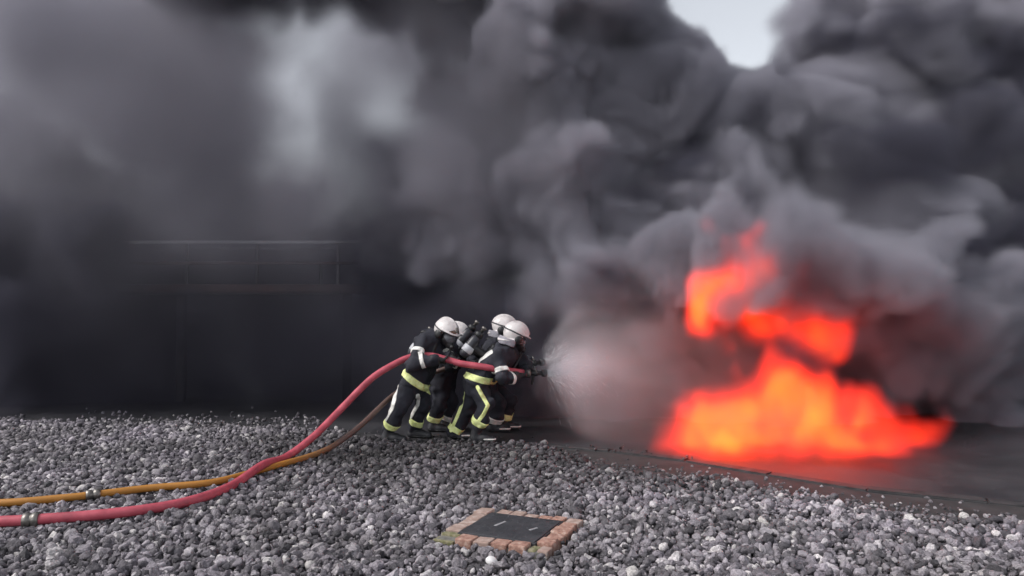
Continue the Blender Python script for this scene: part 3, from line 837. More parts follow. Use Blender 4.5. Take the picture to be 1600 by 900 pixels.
# ---------------------------------------------------------------- a firefighter from joints read off the photograph
def firefighter(label, J, fwd_head, up_head, hands, bands, stripes, cyl=None, hem=None, visor_down=False, seed=1, strap=True, boot_trim=False):
    P3 = {k: at(*v) for k, v in J.items()}
    gz = PAD_Z
    base = (P3['ankN'] + P3['ankF']) / 2
    t_ = tag(empty('person', (base.x, base.y, gz)), label, 'person', 'hose crew in dark fire gear')
    p = P3
    mid_sh = (p['shN'] + p['shF']) / 2; mid_hip = (p['hipN'] + p['hipF']) / 2
    belly = mid_hip.lerp(mid_sh, 0.45)
    fw = (p['toeN'] + p['toeF'] - p['ankN'] - p['ankF']); fw.z = 0; fw.normalize()
    spine = (mid_sh - mid_hip).normalized()
    chestf = (fw - spine * fw.dot(spine)).normalized()
    def leg(sd_): return [(p['hip' + sd_], p['knee' + sd_], 0.112, 0.090), (p['knee' + sd_], p['ank' + sd_], 0.092, 0.083)]
    def arm(sd_): return [(p['sh' + sd_], p['elb' + sd_], 0.084, 0.070), (p['elb' + sd_], p['wri' + sd_], 0.069, 0.053)]
    core = [(p['hipN'].lerp(mid_hip, 0.25), p['shN'].lerp(mid_sh, 0.42), 0.125, 0.118), (p['hipF'].lerp(mid_hip, 0.25), p['shF'].lerp(mid_sh, 0.42), 0.125, 0.118),
            (mid_hip.lerp(mid_sh, -0.08) , mid_sh, 0.145, 0.125), (p['shN'], p['shF'], 0.082, 0.082), (belly, mid_sh.lerp(mid_hip, 0.2) + chestf * 0.03, 0.14, 0.13),
            (mid_sh, p['neck'].lerp(p['head'], 0.35), 0.085, 0.070)]
    caps = core + leg('N') + leg('F') + arm('N') + arm('F') + [(p['neck'], p['head'], 0.075, 0.085)]
    lo, hi = bounds(caps, 0.03)
    f_ = Field(lo, hi, 0.0135)
    d = blend(f_.P, core, 0.07)
    jacket = d
    dl = smin(blend(f_.P, leg('N'), 0.03), blend(f_.P, leg('F'), 0.03), 0.02)
    d = smin(d, dl, 0.05)
    for s_ in 'NF': d = smin(d, blend(f_.P, arm(s_), 0.025), 0.045)
    d = smin(d, cone(f_.P, p['neck'], p['head'], 0.075, 0.085), 0.03)
    # jacket skirt standing off the trousers
    sk = p['hipN'].lerp(p['hipF'], 0.5)
    skirt = np.maximum(smin(cone(f_.P, p['hipN'], p['hipN'] + spine * 0.18, 0.135, 0.118), cone(f_.P, p['hipF'], p['hipF'] + spine * 0.18, 0.135, 0.118), 0.06),
                       -((f_.P - np.array(mid_hip, np.float32)) @ np.array(spine, np.float32)) - 0.045)
    d = smin(d, skirt, 0.012)
    # folds of heavy cloth
    n1 = f_.noise(0.085, seed * 7 + 1); n2 = f_.noise(0.045, seed * 7 + 2)
    d = d + 0.009 * n1 + 0.006 * n2 - 0.010 * np.abs(f_.noise(0.10, seed * 7 + 3)) + 0.006 * np.abs(f_.noise(0.06, seed * 7 + 4))
    body = sdf_obj('body', d, f_, M['suit'], t_)
    def local_band(name, mat, center, rad, mask, off=0.009):
        """a strip of tape: the body surface pushed out a little inside a mask"""
        c = np.array(center, float)
        i0 = np.maximum(((c - rad - f_.lo) / f_.vox).astype(int), 0); i1 = np.minimum(((c + rad - f_.lo) / f_.vox).astype(int) + 2, f_.n)
        sub = tuple(slice(a, b_) for a, b_ in zip(i0, i1))
        if any(b_ - a < 4 for a, b_ in zip(i0, i1)): return
        sp, sdv = f_.P[sub], d[sub]
        # refine x2
        def up2(A):
            for ax in range(3):
                A = np.moveaxis(A, ax, 0); B = np.empty((A.shape[0] * 2 - 1,) + A.shape[1:], A.dtype)
                B[::2] = A; B[1::2] = 0.5 * (A[1:] + A[:-1]); A = np.moveaxis(B, 0, ax)
            return A
        P2, d2 = up2(sp), up2(sdv)
        fl = Field.__new__(Field); fl.lo = f_.lo + i0 * f_.vox; fl.vox = f_.vox / 2; fl.n = list(d2.shape)
        val = np.maximum(d2 - off, mask(P2))
        val = np.maximum(val, -(d2 + 0.022))
        pad_ = np.ones_like(val, bool); pad_[1:-1, 1:-1, 1:-1] = False
        val[pad_] = np.maximum(val[pad_], 0.01)
        if (val < 0).sum() < 8: return
        sdf_obj(name, val, fl, mat, t_)
    def ring(a, b_, t, width, mat, name='reflective_band', limit=0.135):
        a, b_ = p[a] if isinstance(a, str) else a, p[b_] if isinstance(b_, str) else b_
        c = a.lerp(b_, t); ax = np.array((b_ - a).normalized(), np.float32); cn = np.array(c, np.float32)
        def mask(P2):
            h = (P2 - cn) @ ax
            rad = np.linalg.norm(P2 - cn - h[..., None] * ax, axis=-1)
            return np.maximum(np.abs(h) - width / 2, rad - limit)
        local_band(name, mat, c, limit + 0.03, mask)
    for (a, b_, t, width, mk) in bands:
        ring(a, b_, t, width, M[mk])
    for pts, width, mk in stripes:                          # tape along the limbs: follows pixels of the photo on the near side
        c3 = [Vector(q) for q in pts]
        segs = list(zip(c3[:-1], c3[1:]))
        lo_ = np.min([list(q) for q in c3], 0); hi_ = np.max([list(q) for q in c3], 0)
        Yc = sum(q.y for q in c3) / len(c3)
        def mask(P2):                                       # sewn on the outer side of the limb
            dd = None
            PX = P2.copy(); PX[..., 1] = 0
            for a, b_ in segs:
                e = cone(PX, (a.x, 0, a.z), (b_.x, 0, b_.z), width / 2, width / 2)
                dd = e if dd is None else np.minimum(dd, e)
            return np.maximum(dd, P2[..., 1] - Yc)
        local_band('reflective_strip', M[mk], (lo_ + hi_) / 2, float(np.max(hi_ - lo_)) / 2 + 0.16, mask, 0.008)
    if hem:
        cH = mid_hip + spine * hem[0]
        axn = np.array((spine + Vector(hem[2])).normalized(), np.float32); cn = np.array(cH, np.float32)
        def mask(P2):
            h = (P2 - cn) @ axn
            rad = np.linalg.norm(P2 - cn - h[..., None] * axn, axis=-1)
            return np.maximum(np.abs(h) - 0.040, rad - 0.27)
        local_band('hem_band', M[hem[1]], cH, 0.30, mask, 0.010)
    # boots
    for s_ in 'NF':
        an, toe = p['ank' + s_], p['toe' + s_]
        dr = toe - an; dr.z = 0; dr = dr.normalized() if dr.length > 0.02 else Vector((1, 0, 0))
        heel = Vector((an.x, an.y, gz + 0.045)) - dr * 0.035
        tp = heel + dr * 0.215; tp.z = gz + 0.035
        cb = [(Vector((an.x, an.y, max(an.z, gz + 0.16))), heel, 0.066, 0.056), (heel, heel.lerp(tp, 0.55) + Vector((0, 0, 0.012)), 0.056, 0.055), (heel.lerp(tp, 0.5), tp, 0.053, 0.046)]
        lo, hi = bounds(cb, 0.02); fb = Field(lo, hi, 0.0095)
        bd_ = blend(fb.P, cb, 0.03)
        bd_ = np.maximum(bd_, (gz + 0.012) - fb.P[..., 2])
        bo = sdf_obj('boot', bd_, fb, M['boot'], t_)
        so = np.maximum(blend(fb.P, cb[1:], 0.02) - 0.006, np.maximum(fb.P[..., 2] - (gz + 0.030), (gz + 0.001) - fb.P[..., 2]))
        sdf_obj('sole', so, fb, M['blackplastic'], bo)
        if boot_trim:
            tr = np.maximum(np.maximum(bd_ - 0.006, -(bd_ + 0.012)), np.maximum(np.abs(fb.P[..., 2] - (gz + 0.045)) - 0.010, -((fb.P - np.array(heel.lerp(tp, 0.55), np.float32)) @ np.array(dr, np.float32))))
            if (tr < 0).sum() > 8: sdf_obj('toe_trim', tr, fb, M['silver'], bo)
    # gloves
    for (s_, hp, hd, hr, side) in hands:
        glove(t_, hp, hd, hr, p['wri' + s_], side, M['glove'])
        cu = p['wri' + s_]; ev = (p['elb' + s_] - cu).normalized()
        lathe('cuff', [(0, 0.050), (0.004, 0.058), (0.06, 0.064), (0.064, 0.056)], cu - ev * 0.02, cu + ev, M['glove'], t_, 16)
    L_ = helmet(t_, p['head'], fwd_head, up_head, visor_down)
    # breathing set
    if cyl:
        a, b_ = at(*cyl[0]), at(*cyl[1]); r = cyl[2]
        ax = (b_ - a); Ln = ax.length
        set_ = empty('air_set', a); set_.parent = t_; set_.location = a - t_.location
        lathe('cylinder', [(0, r * 0.35), (0.012, r * 0.72), (0.04, r * 0.96), (0.06, r), (Ln - 0.09, r), (Ln - 0.05, r * 0.93), (Ln - 0.018, r * 0.62), (Ln, r * 0.3)], a, b_, M['cyl'], set_)
        u_ = ax.normalized()
        lathe('label_band', [(0, r + 0.001), (0.001, r + 0.0035), (0.085, r + 0.0035), (0.086, r + 0.001)], a + u_ * 0.07, b_, M['label'], set_)
        lathe('valve_guard', [(0, r * 0.4), (0.006, r * 0.80), (0.05, r * 0.86), (0.075, r * 0.6), (0.082, r * 0.3)], b_ - u_ * 0.03, b_ + u_, M['blackplastic'], set_)
        lathe('valve', [(0, 0.02), (0.06, 0.02), (0.064, 0.032), (0.09, 0.032), (0.093, 0.02)], b_ + u_ * 0.03, b_ + u_, M['brass'], set_, 14)
        bc = mid_hip.lerp(mid_sh, 0.62) - chestf * 0.13
        tube('back_plate', [bc - spine * 0.20, bc, bc + spine * 0.17], 0.06, M['blackplastic'], set_, 10, 5)
        cmid = a.lerp(b_, 0.5)
        tube('cradle_strap', [bc, bc.lerp(cmid, 0.5) + Vector((0, -0.01, 0)), cmid], 0.05, M['blackplastic'], set_, 10, 5)
    if strap:                                               # shoulder straps of the breathing set and the mask's air line
        for s_ in 'NF':
            sh = p['sh' + s_].lerp(mid_sh, 0.38)
            def msk(P2, sh=sh):
                return np.minimum(cone(P2, sh + spine * 0.1 - chestf * 0.12, sh + spine * 0.12 + chestf * 0.10, 0.024, 0.024), cone(P2, sh + spine * 0.10 + chestf * 0.12, sh - spine * 0.30 + chestf * 0.16, 0.028, 0.028))
            local_band('shoulder_strap', M['blackplastic'], sh - spine * 0.08, 0.30, msk, 0.014)
        m0 = L_((0.15, 0, -0.15)); m1 = mid_sh.lerp(mid_hip, 0.35) + chestf * 0.21
        m2 = mid_sh.lerp(mid_hip, 0.5) + chestf * 0.16 + (p['shN'] - p['shF']).normalized() * 0.10
        tube('air_line', [m0, m0.lerp(m1, 0.5) + Vector((0.0, -0.03, -0.03)), m1, m2], 0.011, M['blackplastic'], t_, 8, 6)
    return t_, L_, p

def zoff(v, dy): return Vector((v.x, v.y + dy, v.z))
# A: rear of the crew, nearest the gravel at the left, bent over the red hose
hA, dA = hose_at(RED, 692); hA2, dA2 = hose_at(RED, 708)
A = dict(hipN=(641, 599, 8.96), hipF=(654, 597, 9.17), kneeN=(624, 637, 8.86), ankN=(608, 669, 8.95), toeN=(626, 690, 8.93), kneeF=(663, 630, 9.13), ankF=(648, 666, 9.24), toeF=(668, 684, 9.20),
         shN=(659, 535, 8.93), shF=(688, 531, 9.24), neck=(683, 529, 9.06), head=(697, 518, 9.03), elbN=(643, 571, 8.73), wriN=(679, 561, 8.735), elbF=(708, 560, 9.14), wriF=(702, 556, 8.98))
firefighter('person in dark fire gear bent over the red hose, hindmost of the crew', A, (0.74, -0.56, -0.38), (0.30, -0.14, 0.95),
            [('N', hA, dA, HOSE_R, 1), ('F', hA2, dA2, HOSE_R, 1)],
            [('shN', 'elbN', 0.42, 0.055, 'silver'), ('elbN', 'wriN', 0.48, 0.05, 'silver'), ('kneeN', 'ankN', 0.80, 0.075, 'yellow'), ('kneeF', 'ankF', 0.78, 0.075, 'yellow'), ('elbF', 'wriF', 0.5, 0.05, 'silver')],
            [([at(622, 602, 9.0), at(620, 622, 9.0), at(617, 634, 9.0), at(609, 646, 9.0), at(602, 658, 9.0)], 0.05, 'silver'), ([at(657, 614, 9.18), at(655, 630, 9.18), at(646, 645, 9.18), at(639, 657, 9.2)], 0.044, 'silver')],
            cyl=((640, 556, 9.22), (664, 524, 9.26), 0.062), hem=(0.035, 'yellow', (0.34, 0.0, 0.0)), seed=2)
# B: beside A on the far side of the hose
hB, dB = hose_at(ORG, 716); hB2, dB2 = hose_at(ORG, 738)
B = dict(hipN=(684, 598, 9.68), hipF=(697, 597, 9.88), kneeN=(686, 630, 9.58), ankN=(679, 655, 9.68), toeN=(696, 674, 9.66), kneeF=(706, 628, 9.80), ankF=(697, 654, 9.88), toeF=(716, 674, 9.86),
         shN=(700, 541, 9.60), shF=(716, 537, 9.95), neck=(710, 533, 9.78), head=(714, 523, 9.78), elbN=(704, 572, 9.42), wriN=(716, 563, 9.37), elbF=(733, 566, 9.88), wriF=(738, 563, 9.58))
firefighter('person in dark fire gear mostly hidden behind the hindmost one, helmet just showing past', B, (0.93, -0.2, -0.30), (0.28, 0, 0.96),
            [('N', hB, dB, 0.031, 1), ('F', hB2, dB2, 0.031, 1)],
            [('kneeN', 'ankN', 0.90, 0.08, 'yellow'), ('kneeF', 'ankF', 0.86, 0.08, 'silver'), ('elbN', 'wriN', 0.55, 0.045, 'silver'), ('shN', 'elbN', 0.5, 0.05, 'silver')],
            [], seed=3)
# C: near side of the front pair
hC, dC = hose_at(RED, 812); hC2, dC2 = hose_at(RED, 760)
C_ = dict(hipN=(742, 599, 8.90), hipF=(752, 597, 9.10), kneeN=(760, 632, 8.80), ankN=(746, 665, 8.90), toeN=(764, 691, 8.88), kneeF=(730, 640, 9.12), ankF=(711, 673, 9.16), toeF=(733, 688, 9.15),
          shN=(778, 553, 8.84), shF=(800, 546, 9.16), neck=(796, 540, 9.0), head=(806, 524, 8.98), elbN=(786, 590, 8.72), wriN=(807, 588, 8.84), elbF=(823, 572, 9.24), wriF=(822, 577, 9.12))
hC3, dC3 = hose_at(RED, 818)
firefighter('person with long yellow trouser stripes and air cylinder, gripping red hose at the nozzle', C_, (0.80, 0.42, -0.30), (0.34, 0.0, 0.94),
            [('N', hC, dC, HOSE_R, 1), ('F', hC3 + dC3 * 0.06, dC3, HOSE_R * 0.85, 1)],
            [('shN', 'elbN', 0.70, 0.055, 'silver'), ('kneeN', 'ankN', 0.80, 0.085, 'yellow'), ('kneeF', 'ankF', 0.90, 0.075, 'yellow'), ('elbN', 'wriN', 0.6, 0.045, 'silver')],
            [([at(747, 603, 8.88), at(754, 616, 8.86), at(763, 631, 8.84), at(757, 644, 8.86), at(749, 655, 8.9)], 0.045, 'yellow'), ([at(724, 612, 9.1), at(721, 634, 9.12), at(715, 650, 9.13), at(705, 672, 9.14)], 0.042, 'yellow'),
             ([at(745, 570, 8.96), at(749, 562, 8.96), at(758, 556, 8.96), at(768, 549, 8.96)], 0.045, 'silver')],
            cyl=((722, 557, 8.93), (748, 524, 8.96), 0.068), hem=(0.075, 'yellow', (-0.45, 0.0, 0.0)), seed=4, boot_trim=True)
# D: far side of the front pair
hD, dD = hose_at(ORG, 800); 
D_ = dict(hipN=(757, 599, 9.66), hipF=(768, 597, 9.86), kneeN=(780, 630, 9.56), ankN=(771, 657, 9.66), toeN=(790, 676, 9.64), kneeF=(797, 626, 9.76), ankF=(788, 651, 9.84), toeF=(808, 676, 9.82),
          shN=(766, 545, 9.56), shF=(782, 538, 9.90), neck=(778, 530, 9.74), head=(788, 512, 9.72), elbN=(788, 578, 9.40), wriN=(804, 563, 9.36), elbF=(812, 566, 9.86), wriF=(826, 563, 9.60))
hD2, dD2 = hose_at(ORG, 830)
firefighter('person with highest white helmet, mostly hidden behind the one with yellow trouser stripes', D_, (0.94, -0.20, -0.16), (0.16, 0, 0.98),
            [('N', hD, dD, 0.031, 1), ('F', hD2 + dD2 * 0.05, dD2, 0.031, 1)],
            [('kneeN', 'ankN', 0.88, 0.085, 'silver'), ('kneeF', 'ankF', 0.84, 0.085, 'yellow'), ('shN', 'elbN', 0.6, 0.05, 'silver')],
            [], cyl=((707, 548, 9.66), (737, 513, 9.72), 0.068), visor_down=True, seed=5, boot_trim=True)
# ---------------------------------------------------------------- the smoke: billows heaped out of many lobes
G = Grid((-13.0, 7.4, -0.05), (13.0, 17.0, 9.6), 0.08, warp=((2.2, 0.26), (0.9, 0.14), (0.45, 0.08), (0.24, 0.03)), seed=3)
def billow(sd, lobes, seed, kids=(26, 9), soft=0.0):
    """lobes: (pixel x, pixel y, distance, radius m); every lobe grows rounded puffs, each of which grows smaller ones"""
    r_ = np.random.default_rng(seed)
    stack = []
    for (px, py, Y, r) in lobes:
        c = at(px, py, Y)
        stack.append((np.array(c), r, 0))
    while stack:
        c, r, lv = stack.pop()
        sl = G.box(c, r + 0.9)
        if sl is not None:
            d = G.dist(c, sl) - r
            np.minimum(sd[sl], d, out=sd[sl])
        if lv < len(kids):
            n = int(kids[lv])
            v = r_.standard_normal((n, 3)); v /= np.linalg.norm(v, axis=1)[:, None]
            for q in v:
                rr = r * r_.uniform(0.20, 0.50)
                stack.append((c + q * (r - rr * r_.uniform(0.0, 0.5)), rr, lv + 1))
    return sd
# grey smoke rolling up out of the fire
LOBES_GREY = [
    # the main column, its left edge catching the light
    (832, 78, 10.7, 0.80), (905, 30, 11.2, 1.0), (938, 52, 11.6, 0.9), (850, 170, 11.3, 0.65), (900, 150, 11.2, 0.75), (825, 230, 11.8, 0.7),
    (852, 292, 10.4, 0.62), (905, 262, 10.6, 0.62), (955, 300, 10.4, 0.60), (840, 360, 10.9, 0.6), (890, 340, 10.3, 0.50),
    (985, 235, 11.2, 0.7), (860, 430, 11.0, 0.62), (935, 400, 10.2, 0.58), (1000, 345, 10.6, 0.58), (880, 480, 11.0, 0.6), (950, 475, 10.8, 0.62), (1020, 430, 10.6, 0.60),
    (1040, 145, 11.0, 0.82), (1050, 235, 10.8, 0.72), (1115, 225, 11.2, 0.82), (1090, 310, 10.6, 0.66), (1150, 300, 11.0, 0.85),
    (1110, 390, 10.6, 0.66), (1135, 172, 11.6, 0.60), (1098, 130, 11.8, 0.46), (1168, 150, 11.6, 0.50), (1232, 140, 12.0, 0.58), (1300, 95, 12.2, 0.6), (978, 112, 11.6, 0.8), (1210, 250, 11.2, 0.95), (1290, 200, 11.6, 1.05),
    (1200, 380, 10.8, 0.85), (1330, 330, 11.2, 1.1), (1430, 300, 11.4, 1.2), (1400, 160, 11.8, 1.2), (1310, 90, 12.2, 0.95),
    (1540, 240, 11.8, 1.4), (1520, 90, 12.2, 1.4), (1400, 40, 12.6, 1.2), (1450, 440, 11.4, 1.1), (1570, 420, 11.6, 1.2), (1330, 470, 11.2, 0.95),
    (1240, 500, 11.4, 0.85), (1150, 520, 11.2, 0.8), (1060, 530, 10.9, 0.7), (1400, 560, 11.6, 0.95), (1520, 560, 11.6, 1.1),
    (1000, 560, 11.4, 0.75), (930, 550, 11.4, 0.75), (860, 560, 11.6, 0.75), (900, 640, 11.8, 0.75), (1000, 640, 12.0, 0.8),
    (1060, 470, 11.8, 0.8), (1150, 470, 12.0, 0.9), (1080, 590, 11.6, 0.8), (1170, 610, 11.4, 0.8), (1060, 650, 11.8, 0.7), (1260, 610, 11.4, 0.8), (1350, 640, 11.6, 0.8), (1450, 660, 11.8, 0.8), (1560, 650, 11.8, 0.9), (960, 650, 11.8, 0.7),
    # above the frame
    (900, -90, 11.6, 1.3), (800, -120, 11.4, 1.2), (945, -80, 12.0, 0.8), (1400, -100, 13.0, 1.6), (1560, -80, 13.0, 1.8),
    # middle curtain behind the crew
    (770, 330, 12.4, 0.8), (720, 420, 12.4, 0.95), (790, 440, 11.9, 0.8), (650, 440, 12.8, 0.9), (690, 345, 13.2, 0.8), (615, 395, 13.6, 0.8), (690, 150, 13.4, 0.55), (655, 290, 12.6, 0.5), (740, 250, 12.6, 0.6),
    (700, 265, 11.6, 0.50), (742, 345, 11.3, 0.48), (655, 335, 12.0, 0.55), (690, 425, 11.4, 0.50), (625, 265, 12.4, 0.45), (760, 200, 11.8, 0.45), (770, 430, 11.0, 0.45),
    # smoke rolling forward over the flames
    (1130, 400, 9.3, 0.42), (1190, 410, 9.0, 0.50), (1270, 400, 9.2, 0.60), (1060, 420, 9.8, 0.45), (1350, 430, 9.4, 0.7), (1450, 480, 9.6, 0.8),
]
LOBES_BLACK = [
    # the pall overhead and the black drift at the left
    (500, 0, 11.0, 0.62), (590, -25, 11.2, 0.66), (680, -5, 11.8, 0.62), (430, 10, 11.2, 0.7), (720, 60, 12.4, 0.6), (380, -60, 11.4, 1.0), (560, -90, 11.2, 1.2), (700, -90, 11.6, 1.2),
    (640, 530, 12.0, 0.9), (740, 540, 11.6, 0.9), (820, 560, 11.4, 0.8), (560, 545, 12.6, 0.9), (480, 520, 13.4, 0.9), (390, 500, 13.4, 1.1),
    (280, 480, 13.0, 1.2), (160, 460, 12.8, 1.3), (40, 450, 12.8, 1.4), (60, 560, 12.6, 1.2), (200, 560, 12.8, 1.1), (340, 580, 13.2, 0.9),
    (650, 620, 12.2, 0.9), (740, 630, 11.8, 0.8), (820, 640, 11.8, 0.7), (560, 620, 12.8, 0.8), (460, 600, 13.6, 0.8),
    (120, 360, 14.0, 1.3), (30, 300, 14.4, 1.4), (240, 410, 14.4, 1.1),
    (400, 400, 15.4, 1.2), (500, 430, 15.4, 1.1), (590, 470, 15.0, 1.0), (300, 370, 15.6, 1.1),
    # charcoal folds in the column
    (1062, 165, 10.15, 0.34), (1085, 262, 10.1, 0.36), (1120, 205, 10.4, 0.36), (862, 118, 10.3, 0.26), (938, 440, 9.75, 0.30), (890, 205, 10.6, 0.30), (985, 175, 10.6, 0.32), (1035, 320, 10.1, 0.26),
    (1010, 480, 10.0, 0.30), (1180, 330, 10.3, 0.40), (1250, 190, 10.7, 0.45), (1340, 260, 10.2, 0.5), (1450, 200, 10.4, 0.6), (1400, 90, 11.0, 0.6), (1540, 130, 10.9, 0.7), (1520, 330, 10.2, 0.6), (1590, 240, 10.4, 0.7), (1330, 60, 11.4, 0.5),
    (1420, 400, 10.0, 0.5),
    # the dark roll between the upper and the lower flames
    (1140, 578, 8.0, 0.22), (1185, 572, 7.95, 0.24), (1095, 582, 8.3, 0.20), (1240, 570, 8.0, 0.24), (1300, 565, 8.1, 0.26), (1360, 565, 8.3, 0.3),
]
sd = billow(G.new(9.0), LOBES_GREY, 11, kids=(26, 8))
det = 0.5 * G.noise(0.32, 51) + 0.3 * G.noise(0.2, 52)
mac = G.noise(1.6, 53)
wisp0 = G.noise(0.6, 55)
mac2 = G.noise(1.2, 56)
dens = sstep((-sd + 0.04 * det + 0.03 * wisp0) / np.clip(1.0 + 0.75 * mac2, 0.45, 3.0), -0.03, 0.20) * np.clip(1.0 + 0.22 * mac + 0.15 * det, 0.3, 2)
# thin drifting haze with clearings on the left, sky pale behind it
def blob(px, py, Y, rx, ry, rz):
    c = at(px, py, Y)
    q = ((G.P[0] - c.x) / rx) ** 2 + ((G.P[1] - c.y) / ry) ** 2 + ((G.P[2] - c.z) / rz) ** 2
    return np.exp(-q)
thin = 0.13 * blob(560, 270, 13.0, 3.0, 2.6, 2.0) + 0.16 * blob(710, 230, 13.0, 1.4, 2.4, 2.4) + 0.15 * blob(230, 150, 13.5, 3.6, 2.6, 2.2) + 0.10 * blob(600, 380, 11.5, 2.6, 1.4, 0.8) + 0.03 * blob(1300, 705, 8.4, 2.6, 0.7, 0.25)
wisp = G.noise(0.9, 54)
thin *= np.clip(1.0 + 0.40 * mac + 0.50 * wisp + 0.20 * det, 0.05, 3)
thin *= 1 - np.clip(0.8 * blob(592, 155, 13.0, 0.85, 7, 0.75) + 0.6 * blob(520, 270, 13.0, 0.65, 7, 0.8) + 0.5 * blob(670, 215, 13.0, 0.8, 7, 0.8), 0, 0.92)
dens = dens + thin
# clear air over the gravel and around the crew; the smoke only leans forward over the fire
front = np.interp(G.P0[0], [-13, -0.8, -0.1, 1.2, 2.6, 13], [9.9, 9.9, 9.25, 9.2, 7.7, 7.6]).astype(np.float32) + 0.08 * mac
keep = np.clip((9.55 - G.P0[2]) / 0.8, 0, 1) * np.clip((G.P0[1] - front) / 0.35, 0, 1) * np.clip((17.0 - G.P0[1]) / 0.3, 0, 1) * np.clip((13 - np.abs(G.P0[0])) / 0.6, 0, 1)
tag(volume_obj('smoke_plume', G, dens * keep, vol_mat('grey_smoke', (0.48, 0.468, 0.525), 8.5, 0.05)),
    'billowing grey smoke column rising behind the hose crew', 'smoke')

sd = billow(G.new(9.0), LOBES_BLACK, 12, kids=(22, 7))
dens = sstep(-sd + 0.05 * det, -0.12, 0.45) * np.clip(1.0 + 0.25 * mac + 0.2 * det, 0.3, 2)
# low drift veiling the left of the pad
low = 0.07 * blob(480, 570, 11.4, 2.6, 1.0, 0.9) + 0.08 * blob(200, 560, 11.6, 3.0, 1.0, 1.0) + 0.05 * blob(660, 600, 10.8, 1.4, 0.6, 0.8) + 0.09 * blob(810, 590, 9.65, 0.8, 0.35, 0.7) + 0.035 * blob(380, 440, 11.8, 2.6, 0.8, 0.7)
dens = dens + low * np.clip(1 + 0.35 * mac + 0.2 * det, 0.1, 3)
bs = volume_obj('black_smoke', G, dens * keep, vol_mat('black_soot', (0.13, 0.127, 0.165), 5.0, 0.1))
bs.location = (0.033, 0.027, 0.021)            # keeps the two smoke volumes' voxel faces apart
tag(bs,
    'black sooty smoke drifting low over the left of the concrete pad', 'smoke')
# ---------------------------------------------------------------- fire, and the water spray
def fire_mat(name):
    m = bpy.data.materials.new(name); m.use_nodes = True
    t = m.node_tree; t.nodes.clear()
    out = t.nodes.new('ShaderNodeOutputMaterial')
    pv = t.nodes.new('ShaderNodeVolumePrincipled')
    at_ = t.nodes.new('ShaderNodeAttribute'); at_.attribute_name = 'density'
    rp = ramp(t, [(0.0, (1.0, 0.014, 0.001)), (0.35, (1.0, 0.026, 0.0)), (0.8, (1.0, 0.052, 0.0)), (1.0, (1.0, 0.085, 0.001))])
    t.links.new(at_.outputs['Fac'], rp.inputs[0])
    pv.inputs['Color'].default_value = (0.25, 0.2, 0.2, 1)
    pv.inputs['Density Attribute'].default_value = ''
    mul = t.nodes.new('ShaderNodeMath'); mul.operation = 'MULTIPLY'; mul.inputs[1].default_value = 1.8
    t.links.new(at_.outputs['Fac'], mul.inputs[0]); t.links.new(mul.outputs[0], pv.inputs['Density'])
    em = t.nodes.new('ShaderNodeMath'); em.operation = 'MULTIPLY'; em.inputs[1].default_value = FIRE_E
    t.links.new(at_.outputs['Fac'], em.inputs[0])
    t.links.new(em.outputs[0], pv.inputs['Emission Strength'])
    t.links.new(rp.outputs[0], pv.inputs['Emission Color'])
    t.links.new(pv.outputs[0], out.inputs['Volume'])
    return m
FIRE_E = 7.0
GF = Grid((1.0, 7.35, 0.0), (6.2, 10.0, 3.0), 0.045, warp=((0.9, 0.12), (0.4, 0.10), (0.2, 0.05), (0.11, 0.018)), seed=9)
def fblob(px, py, Y, rx, ry, rz):
    c = at(px, py, Y)
    return np.exp(-(((GF.P[0] - c.x) / rx) ** 2 + ((GF.P[1] - c.y) / ry) ** 2 + ((GF.P[2] - c.z) / rz) ** 2))
nf = lattice(GF.n, [18, 10, 5], 91); nf2 = lattice(GF.n, [44, 24, 13], 92); nf3 = lattice(GF.n, [80, 40, 30], 93)       # tongues drawn out upwards
# the larger flames near the ground
fd = 1.2 * fblob(1152, 668, 8.3, 0.26, 0.38, 0.42) + 0.75 * fblob(1100, 686, 8.3, 0.28, 0.38, 0.30) + 0.36 * fblob(1050, 688, 8.4, 0.34, 0.38, 0.26) + 0.10 * fblob(1060, 660, 8.4, 0.5, 0.4, 0.4) + 1.1 * fblob(1205, 650, 8.4, 0.28, 0.4, 0.46) \
   + 1.0 * fblob(1260, 665, 8.3, 0.32, 0.4, 0.42) + 0.8 * fblob(1330, 680, 8.3, 0.36, 0.4, 0.36) + 0.5 * fblob(1400, 690, 8.5, 0.4, 0.4, 0.28)
# the flames that roll up above the dark smoke
fd += 0.70 * fblob(1105, 472, 8.9, 0.22, 0.35, 0.24) + 0.55 * fblob(1094, 520, 8.9, 0.20, 0.32, 0.28) + 0.8 * fblob(1155, 480, 8.8, 0.28, 0.35, 0.32) + 0.85 * fblob(1215, 490, 8.8, 0.30, 0.35, 0.30) + 0.6 * fblob(1280, 500, 8.9, 0.3, 0.35, 0.28)
fd = np.clip(fd * np.clip(1 + 0.48 * nf + 0.36 * nf2 + 0.16 * nf3, 0.0, 3) - 0.12, 0, 2)
for k in range(3): fd *= np.clip((GF.P0[k] - GF.lo[k]) / 0.12, 0, 1) * np.clip((GF.hi[k] - GF.P0[k]) / 0.2, 0, 1)
tag(volume_obj('fire', GF, fd, fire_mat('flame')), 'orange flames burning low at the right under the smoke', 'fire')

